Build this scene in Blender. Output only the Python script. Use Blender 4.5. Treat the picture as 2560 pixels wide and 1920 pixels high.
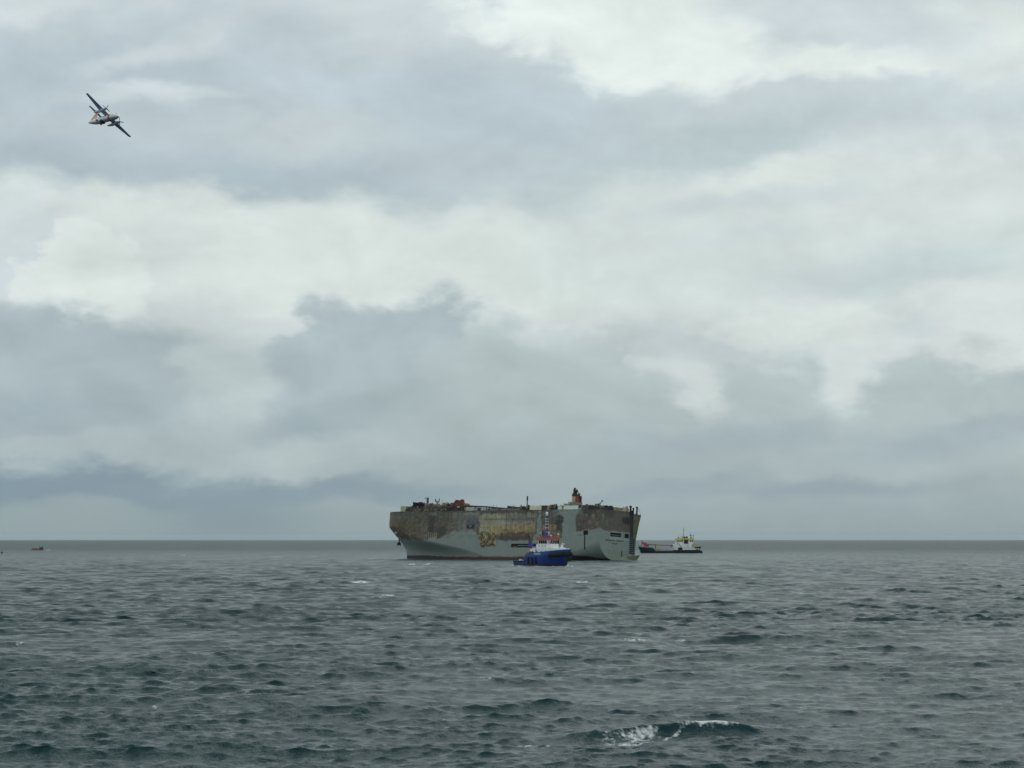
import bpy, math, random
import numpy as np

scn = bpy.context.scene
for _o in list(bpy.data.objects):
    bpy.data.objects.remove(_o)
R = math.radians


def lin(r, g, b):
    """sRGB 0-255 to linear"""
    f = lambda c: (c / 255 / 12.92) if c <= 10 else ((c / 255 + 0.055) / 1.055) ** 2.4
    return (f(r), f(g), f(b), 1.0)


# ------------------------------------------------------------------ camera
FPX, CAM_H, PITCH = 5000.0, 13.46, math.atan(389 / 5000.0)     # focal length in pixels of the 2560 px photograph
cam_d = bpy.data.cameras.new('camera')
cam = bpy.data.objects.new('camera', cam_d)
scn.collection.objects.link(cam)
cam.location = (0, 0, CAM_H)
cam.rotation_euler = (math.pi / 2 + PITCH, 0, 0)
cam_d.sensor_width = 36.0
cam_d.lens = 36.0 * FPX / 2560.0
cam_d.clip_start = 1.0
cam_d.clip_end = 200000.0
scn.camera = cam

scn.view_settings.view_transform = 'Standard'
scn.view_settings.look = 'None'
scn.view_settings.exposure = 0.0
scn.view_settings.gamma = 1.0
scn.view_settings.use_curve_mapping = False
scn.cycles.max_bounces = 6
scn.cycles.use_denoising = True
scn.cycles.pixel_filter_type = 'BLACKMAN_HARRIS'
scn.cycles.filter_width = 1.5

_c, _s = math.cos(PITCH), math.sin(PITCH)


def ray(px, py):
    a, b = (px - 1280) / FPX, (960 - py) / FPX
    return np.array([a, _c - _s * b, _s + _c * b])


def on_sea(px, py):
    r = ray(px, py)
    t = CAM_H / -r[2]
    return float(r[0] * t), float(r[1] * t)


# ------------------------------------------------------------------ node helper
class NT:
    def __init__(self, tree):
        self.t = tree
        self.n = tree.nodes
        self.l = tree.links

    def new(self, typ, **kw):
        n = self.n.new(typ)
        for k, v in kw.items():
            setattr(n, k, v)
        return n

    def put(self, sock, v):
        if v is None:
            return
        if hasattr(v, 'node'):
            self.l.new(v, sock)
        else:
            sock.default_value = v

    def math(self, op, a, b=None, c=None, clamp=False):
        n = self.new('ShaderNodeMath', operation=op, use_clamp=clamp)
        for i, v in enumerate((a, b, c)):
            self.put(n.inputs[i], v)
        return n.outputs[0]

    def vmath(self, op, a, b=None, scale=None):
        n = self.new('ShaderNodeVectorMath', operation=op)
        self.put(n.inputs[0], a)
        if b is not None:
            self.put(n.inputs[1], b)
        if scale is not None:
            self.put(n.inputs['Scale'], scale)
        return n.outputs['Value'] if op in ('LENGTH', 'DOT_PRODUCT', 'DISTANCE') else n.outputs[0]

    def comb(self, x, y, z=0.0):
        n = self.new('ShaderNodeCombineXYZ')
        for i, v in enumerate((x, y, z)):
            self.put(n.inputs[i], v)
        return n.outputs[0]

    def sep(self, v):
        n = self.new('ShaderNodeSeparateXYZ')
        self.put(n.inputs[0], v)
        return n.outputs

    def ramp(self, v, a, b, c=0.0, d=1.0, smooth=True):
        n = self.new('ShaderNodeMapRange', interpolation_type='SMOOTHSTEP' if smooth else 'LINEAR', clamp=True)
        for i, q in enumerate((v, a, b, c, d)):
            self.put(n.inputs[i], q)
        return n.outputs[0]

    def mix(self, f, a, b, blend='MIX'):
        n = self.new('ShaderNodeMix', data_type='RGBA', blend_type=blend)
        self.put(n.inputs[0], f)
        self.put(n.inputs[6], a)
        self.put(n.inputs[7], b)
        return n.outputs[2]

    def noise(self, vec, scale, detail=3.0, rough=0.5, dist=0.0, out='Fac'):
        n = self.new('ShaderNodeTexNoise')
        self.put(n.inputs['Vector'], vec)
        n.inputs['Scale'].default_value = scale
        n.inputs['Detail'].default_value = detail
        n.inputs['Roughness'].default_value = rough
        n.inputs['Distortion'].default_value = dist
        return n.outputs[out]


# ------------------------------------------------------------------ sky: an overcast with several decks of cloud
SUN_EL, SUN_AZ = 52.0, 24.0          # degrees; azimuth from the viewing direction towards the right
world = bpy.data.worlds.new('World')
scn.world = world
world.use_nodes = True
world.cycles.sampling_method = 'MANUAL'
world.cycles.sample_map_resolution = 256
wt = NT(world.node_tree)
wt.n.clear()
w_out = wt.new('ShaderNodeOutputWorld')
nish = wt.new('ShaderNodeTexSky', sky_type='NISHITA', sun_disc=False)
nish.sun_elevation = R(SUN_EL)
nish.sun_rotation = R(SUN_AZ)
bg_a = wt.new('ShaderNodeBackground')
wt.l.new(nish.outputs[0], bg_a.inputs[0])
bg_a.inputs[1].default_value = 0.1

tc = wt.new('ShaderNodeTexCoord')
dirv = tc.outputs['Generated']
dx, dy, dz = wt.sep(dirv)
az = wt.math('ARCTAN2', dx, dy)
el = wt.math('ARCSINE', dz)
flat = wt.vmath('MULTIPLY', dirv, (1.0, 1.0, 1.9))
nz_big = wt.noise(flat, 9.0, 5.0, 0.55, 0.0, 'Color')           # broad billows
nz_mid = wt.noise(flat, 26.0, 7.0, 0.56, 0.25, 'Color')
nz_fine = wt.noise(flat, 70.0, 5.0, 0.6, 0.3, 'Fac')
billow = wt.new('ShaderNodeTexVoronoi', feature='SMOOTH_F1')
wt.put(billow.inputs['Vector'], wt.vmath('ADD', flat, wt.vmath('SCALE', wt.vmath('SUBTRACT', nz_mid, (0.5, 0.5, 0.5)), scale=0.05)))
billow.inputs['Scale'].default_value = 30.0
billow.inputs['Smoothness'].default_value = 0.7
puff = wt.math('SUBTRACT', 0.62, billow.outputs['Distance'])     # round cumulus heads
uv0 = wt.comb(az, el, 0.0)
warp = wt.vmath('ADD', wt.vmath('SCALE', wt.vmath('SUBTRACT', nz_big, (0.5, 0.5, 0.5)), scale=0.042),
                wt.vmath('SCALE', wt.vmath('SUBTRACT', nz_mid, (0.5, 0.5, 0.5)), scale=0.055))
warp = wt.vmath('MULTIPLY', warp, (1.25, 0.75, 0.0))
uv = wt.vmath('ADD', uv0, warp)
uv_soft = wt.vmath('ADD', uv0, wt.vmath('SCALE', warp, scale=0.55))
fine0 = wt.math('SUBTRACT', nz_fine, 0.5)
mid0 = wt.math('SUBTRACT', wt.sep(nz_mid)[2], 0.5)
rag = wt.math('ADD', wt.math('MULTIPLY', mid0, 0.9), wt.math('MULTIPLY', fine0, 0.2))


def to_angles(px, py):
    r = ray(px, py)
    return math.atan2(r[0], r[1]), math.asin(r[2] / np.linalg.norm(r))


col = None
LEVELS = [(-900, (203, 211, 213)), (0, (205, 213, 216)), (420, (208, 216, 217)), (600, (218, 226, 222)), (800, (206, 214, 214)),
          (930, (186, 198, 201)), (1080, (170, 183, 187)), (1200, (158, 172, 177)), (1349, (147, 163, 168))]
_rampn = wt.new('ShaderNodeValToRGB')
E_LO, E_HI = -0.02, 0.5
_er = _rampn.color_ramp
_er.interpolation = 'EASE'
_pts = sorted((((1349 - y) / 5000.0 - E_LO) / (E_HI - E_LO), c) for y, c in LEVELS)
while len(_er.elements) < len(_pts):
    _er.elements.new(0.5)
for e, (p, c) in zip(_er.elements, _pts):
    e.position = min(max(p, 0), 1)
    e.color = lin(*c)
_eln = wt.ramp(wt.math('ADD', el, wt.math('MULTIPLY', mid0, 0.02)), E_LO, E_HI, 0.0, 1.0, smooth=False)
wt.l.new(_eln, _rampn.inputs[0])
col = _rampn.outputs[0]


def cloud(px, py, rx, ry, rgb, rot=0.0, soft=0.5, ragged=0.35, op=1.0, puffy=0.0, sharp=True):
    """one bank of cloud: an ellipse of sky (sizes in photo pixels = 1/5000 rad) with a torn edge"""
    global col
    a0, e0 = to_angles(px, py)
    d = wt.vmath('SUBTRACT', uv if sharp else uv_soft, (a0, e0, 0.0))
    if rot:
        cr, sr = math.cos(R(rot)), math.sin(R(rot))
        d = wt.comb(wt.vmath('DOT_PRODUCT', d, (cr / (rx / FPX), sr / (rx / FPX), 0)), wt.vmath('DOT_PRODUCT', d, (-sr / (ry / FPX), cr / (ry / FPX), 0)))
    else:
        d = wt.vmath('MULTIPLY', d, (FPX / rx, FPX / ry, 0.0))
    r = wt.vmath('LENGTH', d)
    r = wt.math('ADD', r, wt.math('MULTIPLY', rag, -2.0 * ragged))
    if puffy:
        r = wt.math('SUBTRACT', r, wt.math('MULTIPLY', puff, puffy))
    m = wt.ramp(r, 1.0 - soft, 1.0 + soft, op, 0.0)
    col = wt.mix(m, col, lin(*rgb))


# upper deck of grey stratocumulus
cloud(1980, 310, 800, 150, (199, 209, 213), -3, 0.35, 0.3)
cloud(620, 312, 900, 290, (191, 203, 209), -3, 0.30, 0.3)
cloud(1250, 330, 420, 190, (192, 204, 209), 10, 0.40, 0.3)
cloud(230, 190, 300, 80, (181, 194, 201), 5, 0.6, 0.4, 0.8, sharp=False)
cloud(700, 470, 350, 62, (178, 192, 199), -3, 0.6, 0.4, 0.9, sharp=False)
cloud(60, 420, 260, 62, (177, 191, 198), 0, 0.6, 0.4, 0.85, sharp=False)
cloud(1180, 280, 260, 80, (182, 196, 203), -5, 0.7, 0.4, 0.7, sharp=False)
cloud(1760, 390, 330, 55, (186, 200, 203), 14, 0.6, 0.4, 0.9, sharp=False)
cloud(1560, 430, 200, 40, (190, 203, 207), 0, 0.7, 0.4, 0.7, sharp=False)
cloud(380, 246, 170, 18, (212, 221, 224), 2, 0.8, 0.3, 0.9, sharp=False)
cloud(760, 335, 180, 50, (203, 212, 214), 4, 0.8, 0.3, 0.8, sharp=False)
cloud(430, 120, 190, 30, (209, 217, 220), 22, 0.8, 0.3, 0.8, sharp=False)
cloud(40, 20, 190, 30, (214, 222, 225), 8, 0.7, 0.3, 0.8, sharp=False)
cloud(1080, 60, 260, 60, (206, 215, 218), 10, 0.8, 0.3, 0.8, sharp=False)
# bright gap up right
cloud(1630, 55, 310, 165, (230, 238, 234), -8, 0.22, 0.25)
cloud(1360, 20, 240, 60, (231, 238, 235), 0, 0.4, 0.25)
cloud(2170, 145, 300, 34, (228, 235, 231), 0, 0.5, 0.25, sharp=False)
cloud(2480, 90, 170, 90, (219, 227, 224), 0, 0.5, 0.3, sharp=False)
cloud(2130, 62, 300, 58, (204, 213, 217), -10, 0.5, 0.4, sharp=False)
# bright middle band
cloud(700, 640, 1050, 130, (218, 226, 223), -3, 0.35, 0.25)
cloud(1950, 640, 720, 170, (211, 220, 217), 0, 0.4, 0.25)
cloud(2350, 440, 330, 100, (215, 223, 221), 0, 0.6, 0.3, 0.9, sharp=False)
cloud(1950, 440, 200, 38, (219, 226, 222), 15, 0.7, 0.35, 0.9, sharp=False)
cloud(1880, 500, 260, 26, (204, 213, 216), 6, 0.7, 0.4, 0.8, sharp=False)
cloud(1850, 590, 260, 26, (207, 215, 217), 3, 0.8, 0.4, 0.7, sharp=False)
cloud(2320, 670, 260, 55, (198, 211, 213), 10, 0.7, 0.4, 0.8, sharp=False)
cloud(30, 640, 110, 120, (207, 217, 222), 0, 0.5, 0.3, 0.9, sharp=False)
cloud(90, 600, 160, 60, (208, 217, 219), 0, 0.5, 0.3, 0.8)
cloud(400, 650, 90, 90, (212, 220, 218), 0, 0.6, 0.3, 0.8)
cloud(140, 720, 120, 80, (223, 231, 228), 0, 0.2, 0.3, 0.9, puffy=0.6)
cloud(205, 650, 85, 75, (225, 233, 230), 0, 0.18, 0.3, 0.9, puffy=0.6)
cloud(270, 715, 90, 90, (221, 229, 226), 0, 0.25, 0.3, 0.9, puffy=0.6)
# bright heads on the right
cloud(2130, 850, 260, 80, (217, 224, 221), -4, 0.22, 0.3, 0.95, puffy=0.5)
cloud(2380, 830, 230, 110, (216, 223, 221), 6, 0.25, 0.3, 0.95, puffy=0.5)
cloud(2280, 810, 80, 36, (198, 210, 214), 8, 0.7, 0.4, 0.6)
cloud(2090, 700, 220, 55, (203, 213, 215), 8, 0.7, 0.4, 0.7, sharp=False)
# dark cumulus on the left, in the centre and on the right
cloud(1560, 960, 560, 120, (183, 194, 197), 0, 0.45, 0.3, 0.9, puffy=0.3)
cloud(2250, 1060, 520, 150, (178, 190, 193), 0, 0.30, 0.3, 0.9, puffy=0.5)
cloud(540, 1030, 380, 150, (188, 199, 202), -6, 0.5, 0.3, 0.95)
cloud(60, 950, 250, 165, (171, 185, 191), 0, 0.26, 0.25, 0.95, puffy=0.5)
cloud(250, 960, 215, 150, (170, 184, 190), 0, 0.26, 0.25, 0.95, puffy=0.5)
cloud(400, 1040, 250, 110, (173, 186, 191), -16, 0.35, 0.3, 0.9, puffy=0.4)
cloud(590, 1000, 110, 55, (188, 199, 202), 14, 0.6, 0.3, 0.8)
cloud(925, 960, 190, 160, (174, 187, 192), 4, 0.30, 0.24, 0.95, puffy=0.6)
cloud(835, 870, 110, 92, (175, 188, 193), 0, 0.30, 0.24, 0.95, puffy=0.5)
cloud(1035, 840, 105, 118, (172, 186, 191), 0, 0.30, 0.24, 0.95, puffy=0.5)
cloud(1210, 900, 110, 110, (181, 193, 196), 0, 0.4, 0.3, 0.8, puffy=0.4)
cloud(820, 1045, 190, 48, (155, 171, 179), 10, 0.55, 0.35, 0.95, sharp=False)
cloud(770, 930, 60, 60, (165, 180, 186), -20, 0.7, 0.35, 0.7, sharp=False)
cloud(1150, 1040, 330, 70, (172, 185, 188), 0, 0.7, 0.35, 0.7, sharp=False)
cloud(1745, 935, 95, 60, (208, 216, 215), -14, 0.7, 0.4, 0.8)
cloud(1770, 1000, 60, 50, (205, 213, 213), -30, 0.6, 0.4, 0.8)
cloud(1640, 905, 40, 45, (208, 216, 216), 0, 0.8, 0.4, 0.7)
cloud(1760, 865, 150, 34, (199, 207, 210), -10, 0.5, 0.4, 0.8)
cloud(2130, 930, 70, 75, (211, 219, 218), 10, 0.7, 0.4, 0.85)
cloud(120, 1030, 280, 55, (160, 175, 182), 0, 0.7, 0.35, 0.85, sharp=False)
# low grey under the decks, darker streaks and the blue squall line on the left
cloud(1900, 1180, 900, 120, (166, 180, 184), 0, 0.6, 0.3, 0.6, sharp=False)
cloud(1830, 1105, 330, 34, (163, 177, 184), 4, 0.7, 0.4, 0.85, sharp=False)
cloud(2370, 1100, 260, 38, (161, 175, 182), 10, 0.7, 0.4, 0.85, sharp=False)
cloud(2050, 1230, 300, 22, (148, 164, 174), 2, 0.8, 0.4, 0.85, sharp=False)
cloud(1620, 1230, 220, 18, (150, 166, 175), 8, 0.8, 0.4, 0.8, sharp=False)
cloud(50, 1145, 170, 45, (177, 190, 194), 0, 0.25, 0.35, 0.9, puffy=0.5)
cloud(250, 1110, 150, 36, (174, 187, 192), 14, 0.4, 0.35, 0.8, puffy=0.4)
cloud(330, 1120, 300, 60, (171, 184, 189), 12, 0.6, 0.35, 0.8, puffy=0.4)
cloud(150, 1225, 470, 50, (130, 150, 164), 0, 0.7, 0.35, 0.95, puffy=0.15)
cloud(780, 1226, 420, 28, (136, 154, 166), 1, 0.7, 0.3, 0.9, sharp=False)
cloud(100, 1300, 420, 36, (149, 165, 170), 0, 0.6, 0.2, 0.7, sharp=False)
cloud(560, 1320, 170, 75, (132, 151, 161), 6, 0.8, 0.2, 0.8, sharp=False)
# light from above picks out the upper side of every billow
lift = wt.vmath('ADD', flat, (0.006, 0.0, 0.022))
relief = wt.math('SUBTRACT', wt.noise(flat, 17.0, 6.0, 0.58, 0.3), wt.noise(lift, 17.0, 6.0, 0.58, 0.3))
# soft mottling everywhere
gen = wt.math('ADD', wt.math('MULTIPLY', wt.math('SUBTRACT', wt.sep(nz_big)[1], 0.5), 0.22), wt.math('MULTIPLY', mid0, 0.10))
gen = wt.math('ADD', gen, wt.math('MULTIPLY', fine0, 0.055))
gen = wt.math('ADD', gen, wt.math('MULTIPLY', relief, 0.32))
fade = wt.ramp(el, 0.0, 0.07, 0.2, 1.0)
gen = wt.math('ADD', wt.math('MULTIPLY', gen, fade), 1.0)
col = wt.vmath('MULTIPLY', wt.vmath('SCALE', col, scale=gen), (0.978, 1.0, 0.995))
bg_b = wt.new('ShaderNodeBackground')
wt.l.new(col, bg_b.inputs[0])
bg_b.inputs[1].default_value = 1.0
mixs = wt.new('ShaderNodeMixShader')
mixs.inputs[0].default_value = 0.97
wt.l.new(bg_a.outputs[0], mixs.inputs[1])
wt.l.new(bg_b.outputs[0], mixs.inputs[2])
wt.l.new(mixs.outputs[0], w_out.inputs[0])

sun_d = bpy.data.lights.new('sun', 'SUN')
sun_d.energy = 0.6
sun_d.angle = R(60)
sun_d.color = (1.0, 0.96, 0.9)
sun = bpy.data.objects.new('sun', sun_d)
scn.collection.objects.link(sun)
_sd = (math.cos(R(SUN_EL)) * math.sin(R(SUN_AZ)), math.cos(R(SUN_EL)) * math.cos(R(SUN_AZ)), math.sin(R(SUN_EL)))
from mathutils import Vector, Matrix
sun.rotation_euler = Vector(_sd).to_track_quat('Z', 'Y').to_euler()
sun.location = (200, 500, 600)

# ------------------------------------------------------------------ the sea
def vnoise(x, y, seed=0):
    """smooth value noise, 0..1"""
    rng = np.random.default_rng(seed)
    tab = rng.random((64, 64)).astype(np.float32)
    xi, yi = np.floor(x).astype(int), np.floor(y).astype(int)
    fx, fy = x - xi, y - yi
    fx, fy = fx * fx * (3 - 2 * fx), fy * fy * (3 - 2 * fy)
    g = lambda a, b: tab[a % 64, b % 64]
    return (g(xi, yi) * (1 - fx) + g(xi + 1, yi) * fx) * (1 - fy) + (g(xi, yi + 1) * (1 - fx) + g(xi + 1, yi + 1) * fx) * fy


def fbm(x, y, octs=4, seed=0):
    s, a, t = 0, 1.0, 0
    for i in range(octs):
        s = s + a * vnoise(x * 2 ** i + 13.7 * i, y * 2 ** i + 7.1 * i, seed + i)
        t += a
        a *= 0.55
    return s / t


def build_sea():
    rr = [6.0]
    while rr[-1] < 95:
        rr.append(rr[-1] * 1.25)
    rr[-1] = 95.0
    while rr[-1] < 1900:
        r = rr[-1]
        k = np.interp(r, [95, 300, 1000, 1900], [0.0016, 0.0020, 0.0027, 0.0040])
        rr.append(r * (1 + k))
    while rr[-1] < 80000:
        rr.append(rr[-1] * 1.035)
    rr = np.array(rr, np.float32)
    fine = np.arange(-0.285, 0.2851, 0.00078)
    coarse = np.concatenate([np.linspace(0.285, 0.5, 60)[1:], np.linspace(0.5, math.pi, 50)[1:]])
    aa = np.concatenate([-coarse[::-1], fine, coarse[:-1]]).astype(np.float32)
    daz = np.gradient(aa)
    nr, na = len(rr), len(aa)
    RR, AA = np.meshgrid(rr, aa, indexing='ij')
    X0 = (RR * np.sin(AA)).ravel()
    Y0 = (RR * np.cos(AA)).ravel()
    cr = np.repeat(np.gradient(rr), na).astype(np.float32)
    ca = (RR * daz[None, :]).ravel().astype(np.float32)
    sa, cA = np.sin(AA).ravel(), np.cos(AA).ravel()
    rng = np.random.default_rng(11)
    N = 230
    lam = np.exp(rng.uniform(np.log(0.5), np.log(20.0), N))
    lam[:6] = rng.uniform(20, 36, 6)
    wind = R(-82)                      # waves run towards the camera and a little to the right
    th = wind + np.clip(rng.normal(0, 1, N) * np.interp(lam, [1, 8, 30], [0.52, 0.38, 0.28]), -1.9, 1.9)
    # slope spectrum roughly flat in log wavelength
    slope2 = np.interp(np.log(lam), np.log([0.5, 1.0, 2.2, 5, 10, 20, 40]), [1.9, 2.6, 2.1, 0.80, 0.33, 0.18, 0.07])
    slope2 *= SEA_MSS / slope2.sum()
    kk = 2 * math.pi / lam
    amp = np.sqrt(2 * slope2) / kk
    ph = rng.uniform(0, 2 * math.pi, N)
    n = X0.size
    Z = np.zeros(n, np.float32)
    DX = np.zeros(n, np.float32)
    DY = np.zeros(n, np.float32)
    J = np.zeros(n, np.float32)
    gust = (0.35 + 1.3 * fbm(X0 / 60.0 + 30, Y0 / 90.0 + 30, 3, 5)).astype(np.float32)   # patches of rougher and smoother water
    for i in range(N):
        dxn, dyn = math.cos(th[i]), math.sin(th[i])
        cell = cr * np.abs(sa * dxn + cA * dyn) + ca * np.abs(cA * dxn - sa * dyn)
        w = np.clip((lam[i] / cell - 1.9) / 1.3, 0, 1).astype(np.float32)
        if not w.any():
            continue
        idx = np.nonzero(w > 0)[0]
        p = (kk[i] * (dxn * X0[idx] + dyn * Y0[idx]) + ph[i])
        p = np.remainder(p, 2 * math.pi).astype(np.float32)
        g = gust[idx] if lam[i] < 9 else 1.0
        wa = w[idx] * np.float32(amp[i]) * g
        if 2.5 < lam[i] < 14:
            wa = wa * np.interp(RR.ravel()[idx], [150, 450, 1200, 1900], [1.0, 1.35, 2.0, 2.3]).astype(np.float32)      # stands in for the steep short crests the mesh cannot carry out there
        sn, cs = np.sin(p), np.cos(p)
        Z[idx] += wa * cs
        DX[idx] -= wa * sn * np.float32(dxn * 1.15)
        DY[idx] -= wa * sn * np.float32(dyn * 1.15)
        if lam[i] > 1.5:
            J[idx] += wa * cs * np.float32(kk[i])
    foam = np.zeros(n, np.float32)
    lean = np.maximum(Z, 0) * np.clip((2200 - RR.ravel()) / 400, 0, 1) * 0.35       # wind-driven crests lean over their front
    X = X0 + DX + lean * math.cos(wind)
    Y = Y0 + DY + lean * math.sin(wind)
    # the breaking wave in the foreground: a ridge whose steep face is towards the viewer
    def seg_dist(ax, ay, bx, by, px, py):
        vx, vy = bx - ax, by - ay
        t = np.clip(((px - ax) * vx + (py - ay) * vy) / (vx * vx + vy * vy), 0, 1)
        return px - (ax + t * vx), py - (ay + t * vy), t
    near = np.nonzero((np.abs(X0 - 11) < 20) & (np.abs(Y0 - 141) < 16))[0]
    xs, ys = X0[near], Y0[near]
    crest = lambda x: np.interp(x, [4.0, 7.5, 10.5, 13.3, 16.5, 22], [138.0, 138.6, 140.2, 141.6, 141.8, 142.5])
    hgt = lambda x: np.interp(x, [2.0, 5.5, 8.5, 10.6, 12.2, 14.2, 16.0, 18.5, 23], [0, 0.48, 0.62, 0.72, 0.98, 1.02, 0.72, 0.30, 0])
    d = ys - crest(xs)
    h = hgt(xs)
    prof = np.where(d < 0, np.exp(-(d / 0.95) ** 2), np.exp(-(d / 2.4) ** 2))
    Z[near] = Z[near] * (1 - 0.55 * np.minimum(h, 1) * np.exp(-(d / 3.0) ** 2)) + (h * prof).astype(np.float32)
    Y[near] -= (0.45 * h * np.exp(-((d - 0.1) / 0.8) ** 2)).astype(np.float32)
    tear = fbm(xs * 1.1 + 50, ys * 1.1 + 50, 4, 21)
    tear2 = fbm(xs * 3.1 + 20, ys * 2.2 + 90, 3, 31)
    f = np.zeros(len(near))
    # thin foam on the crest, streaks down the face, the spilt patch on the left and the line between
    f = np.maximum(f, np.exp(-((d + 0.12) / 0.5) ** 2) * np.interp(xs, [10.8, 12.2, 14.6, 16.2], [0, 1.05, 1.15, 0]) * (0.25 + 1.35 * tear))
    f = np.maximum(f, 1.5 * np.exp(-((d + 0.55) / 0.55) ** 2) * np.interp(xs, [10.2, 12.5, 14.4, 15.2], [0, 0.8, 0.7, 0]) * np.clip(tear2 - 0.42, 0, 1) * 2)
    low = lambda x: np.interp(x, [5.2, 6.2, 8.2, 9.6, 11.3, 12.4], [135.6, 134.4, 134.2, 136.0, 139.2, 140.9])
    e = ys - low(xs)
    f = np.maximum(f, 1.1 * (0.4 + tear) * np.exp(-(e / 0.34) ** 2) * np.interp(xs, [5.0, 5.8, 11.6, 12.6], [0, 1, 0.9, 0]))
    band = np.clip(e / 0.5, 0, 1) * np.clip((crest(xs) + 0.2 - ys) / 0.6, 0, 1)
    f = np.maximum(f, 0.85 * band * np.interp(xs, [4.8, 7.4, 9.0, 9.9, 11.0], [0, 1.0, 1.0, 0.6, 0]) * np.clip(tear2 * 0.7 + tear * 1.1 - 0.2, 0, 1))
    foam[near] = np.maximum(foam[near], f.astype(np.float32))
    # whitecaps and foam streaks that stand out (photo pixels: centre, length, thickness, strength)
    caps = [(930, 1495, 84, 2.2, 0.6), (968, 1489, 34, 3.4, 1.0), (900, 1457, 62, 2.2, 0.9), (1030, 1412, 16, 3, 1.2), (1068, 1411, 14, 3, 1.2),
            (1055, 1417, 100, 1.6, 0.55), (958, 1396, 90, 1.6, 0.75), (690, 1391, 26, 1.6, 0.8), (455, 1388, 14, 1.5, 0.8), (785, 1392, 14, 1.4, 0.8),
            (1455, 1456, 34, 2.5, 0.8), (1935, 1443, 26, 1.8, 0.9), (1265, 1855, 130, 4.5, 0.7), (1115, 1858, 90, 3.5, 0.6), (1310, 1853, 40, 4, 0.7),
            (1700, 1604, 40, 3, 0.5), (1590, 1605, 60, 3, 0.7), (46, 1613, 18, 3, 0.6), (85, 1624, 16, 3, 0.7), (385, 1763, 16, 4, 0.6),
            (1110, 1803, 32, 4, 0.4), (2350, 1460, 24, 1.5, 0.6), (1050, 1497, 20, 2, 0.5), (860, 1505, 36, 2, 0.4), (700, 1541, 50, 2, 0.5),
            (1240, 1707, 80, 2.5, 0.45), (1250, 1733, 110, 3, 0.4), (1340, 1855, 90, 4, 0.55), (1292, 1414, 34, 2.2, 1.1), (1420, 1416, 20, 1.8, 0.7),
            (118, 1375, 14, 1.1, 1.0), (1960, 1398, 120, 1.4, 0.5), (2130, 1400, 60, 1.2, 0.45), (1690, 1384, 120, 0.9, 0.5), (1480, 1404, 80, 1.2, 0.4), (1372, 1416.5, 100, 1.6, 0.55), (1180, 1398.5, 150, 1.0, 0.4), (1010, 1397.5, 60, 1.2, 0.6),
            (1590, 1403, 70, 1.2, 0.5), (1422, 1415, 26, 2.2, 0.8), (600, 1440, 60, 1.5, 0.4), (2050, 1560, 90, 2.0, 0.35), (430, 1660, 80, 2.5, 0.35), (2230, 1700, 90, 2.5, 0.35)]
    for px, py, ln, tk, st in caps:
        cx, cy = on_sea(px, py)
        hx = ln * cy / FPX / 2
        hy = max(tk * cy * cy / (FPX * CAM_H) / 2, 0.25)
        ii = np.nonzero((np.abs(X - cx) < hx * 1.6) & (np.abs(Y - cy) < hy * 4))[0]
        if len(ii) == 0:
            continue
        wob = (fbm((X[ii] - cx) / hx * 2.2 + px, np.full(len(ii), py * 0.13), 3, 3) - 0.5) * hy * 3.0
        g = np.exp(-np.abs((X[ii] - cx) / hx) ** 4) * np.exp(-((Y[ii] - cy - wob) / hy) ** 2)
        foam[ii] = np.maximum(foam[ii], (g * st * 1.05 * (0.7 + 0.6 * fbm(X[ii] / hx * 5, Y[ii] / hy, 2, 9))).astype(np.float32))
    # scattered small crests that just break
    jt = np.clip((J - SEA_BREAK) / 0.25, 0, 1) * np.clip((fbm(X0 / 23.0, Y0 / 31.0, 2, 77) - 0.56) * 8, 0, 1)
    foam = np.maximum(foam, (jt * 0.9).astype(np.float32))
    co = np.stack([X, Y, Z], 1).astype(np.float32)
    ring = np.arange(na)
    nxt = (ring + 1) % na
    a = (np.arange(nr - 1)[:, None] * na)
    q = np.stack([a + ring, a + nxt, a + na + nxt, a + na + ring], -1).reshape(-1, 4)
    # orientation: azimuth grows clockwise, so flip for an upward normal
    q = q[:, ::-1]
    c = len(co)
    co = np.vstack([co, [[0, 0, 0]]]).astype(np.float32)
    foam = np.append(foam, 0).astype(np.float32)
    tri = np.stack([np.full(na, c), nxt, ring], -1)
    me = bpy.data.meshes.new('sea')
    me.vertices.add(len(co))
    me.vertices.foreach_set('co', co.ravel())
    nl = q.size + tri.size
    me.loops.add(nl)
    me.loops.foreach_set('vertex_index', np.concatenate([q.ravel(), tri.ravel()]).astype(np.int32))
    me.polygons.add(len(q) + len(tri))
    st = np.concatenate([np.arange(len(q)) * 4, q.size + np.arange(len(tri)) * 3]).astype(np.int32)
    me.polygons.foreach_set('loop_start', st)
    me.polygons.foreach_set('use_smooth', np.ones(len(st), bool))
    at = me.attributes.new('foam', 'FLOAT', 'POINT')
    at.data.foreach_set('value', foam)
    me.update(calc_edges=True)
    o = bpy.data.objects.new('sea', me)
    scn.collection.objects.link(o)
    o['kind'] = 'structure'
    o['label'] = 'grey green choppy open sea with short dark waves and a few whitecaps'
    return o


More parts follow.
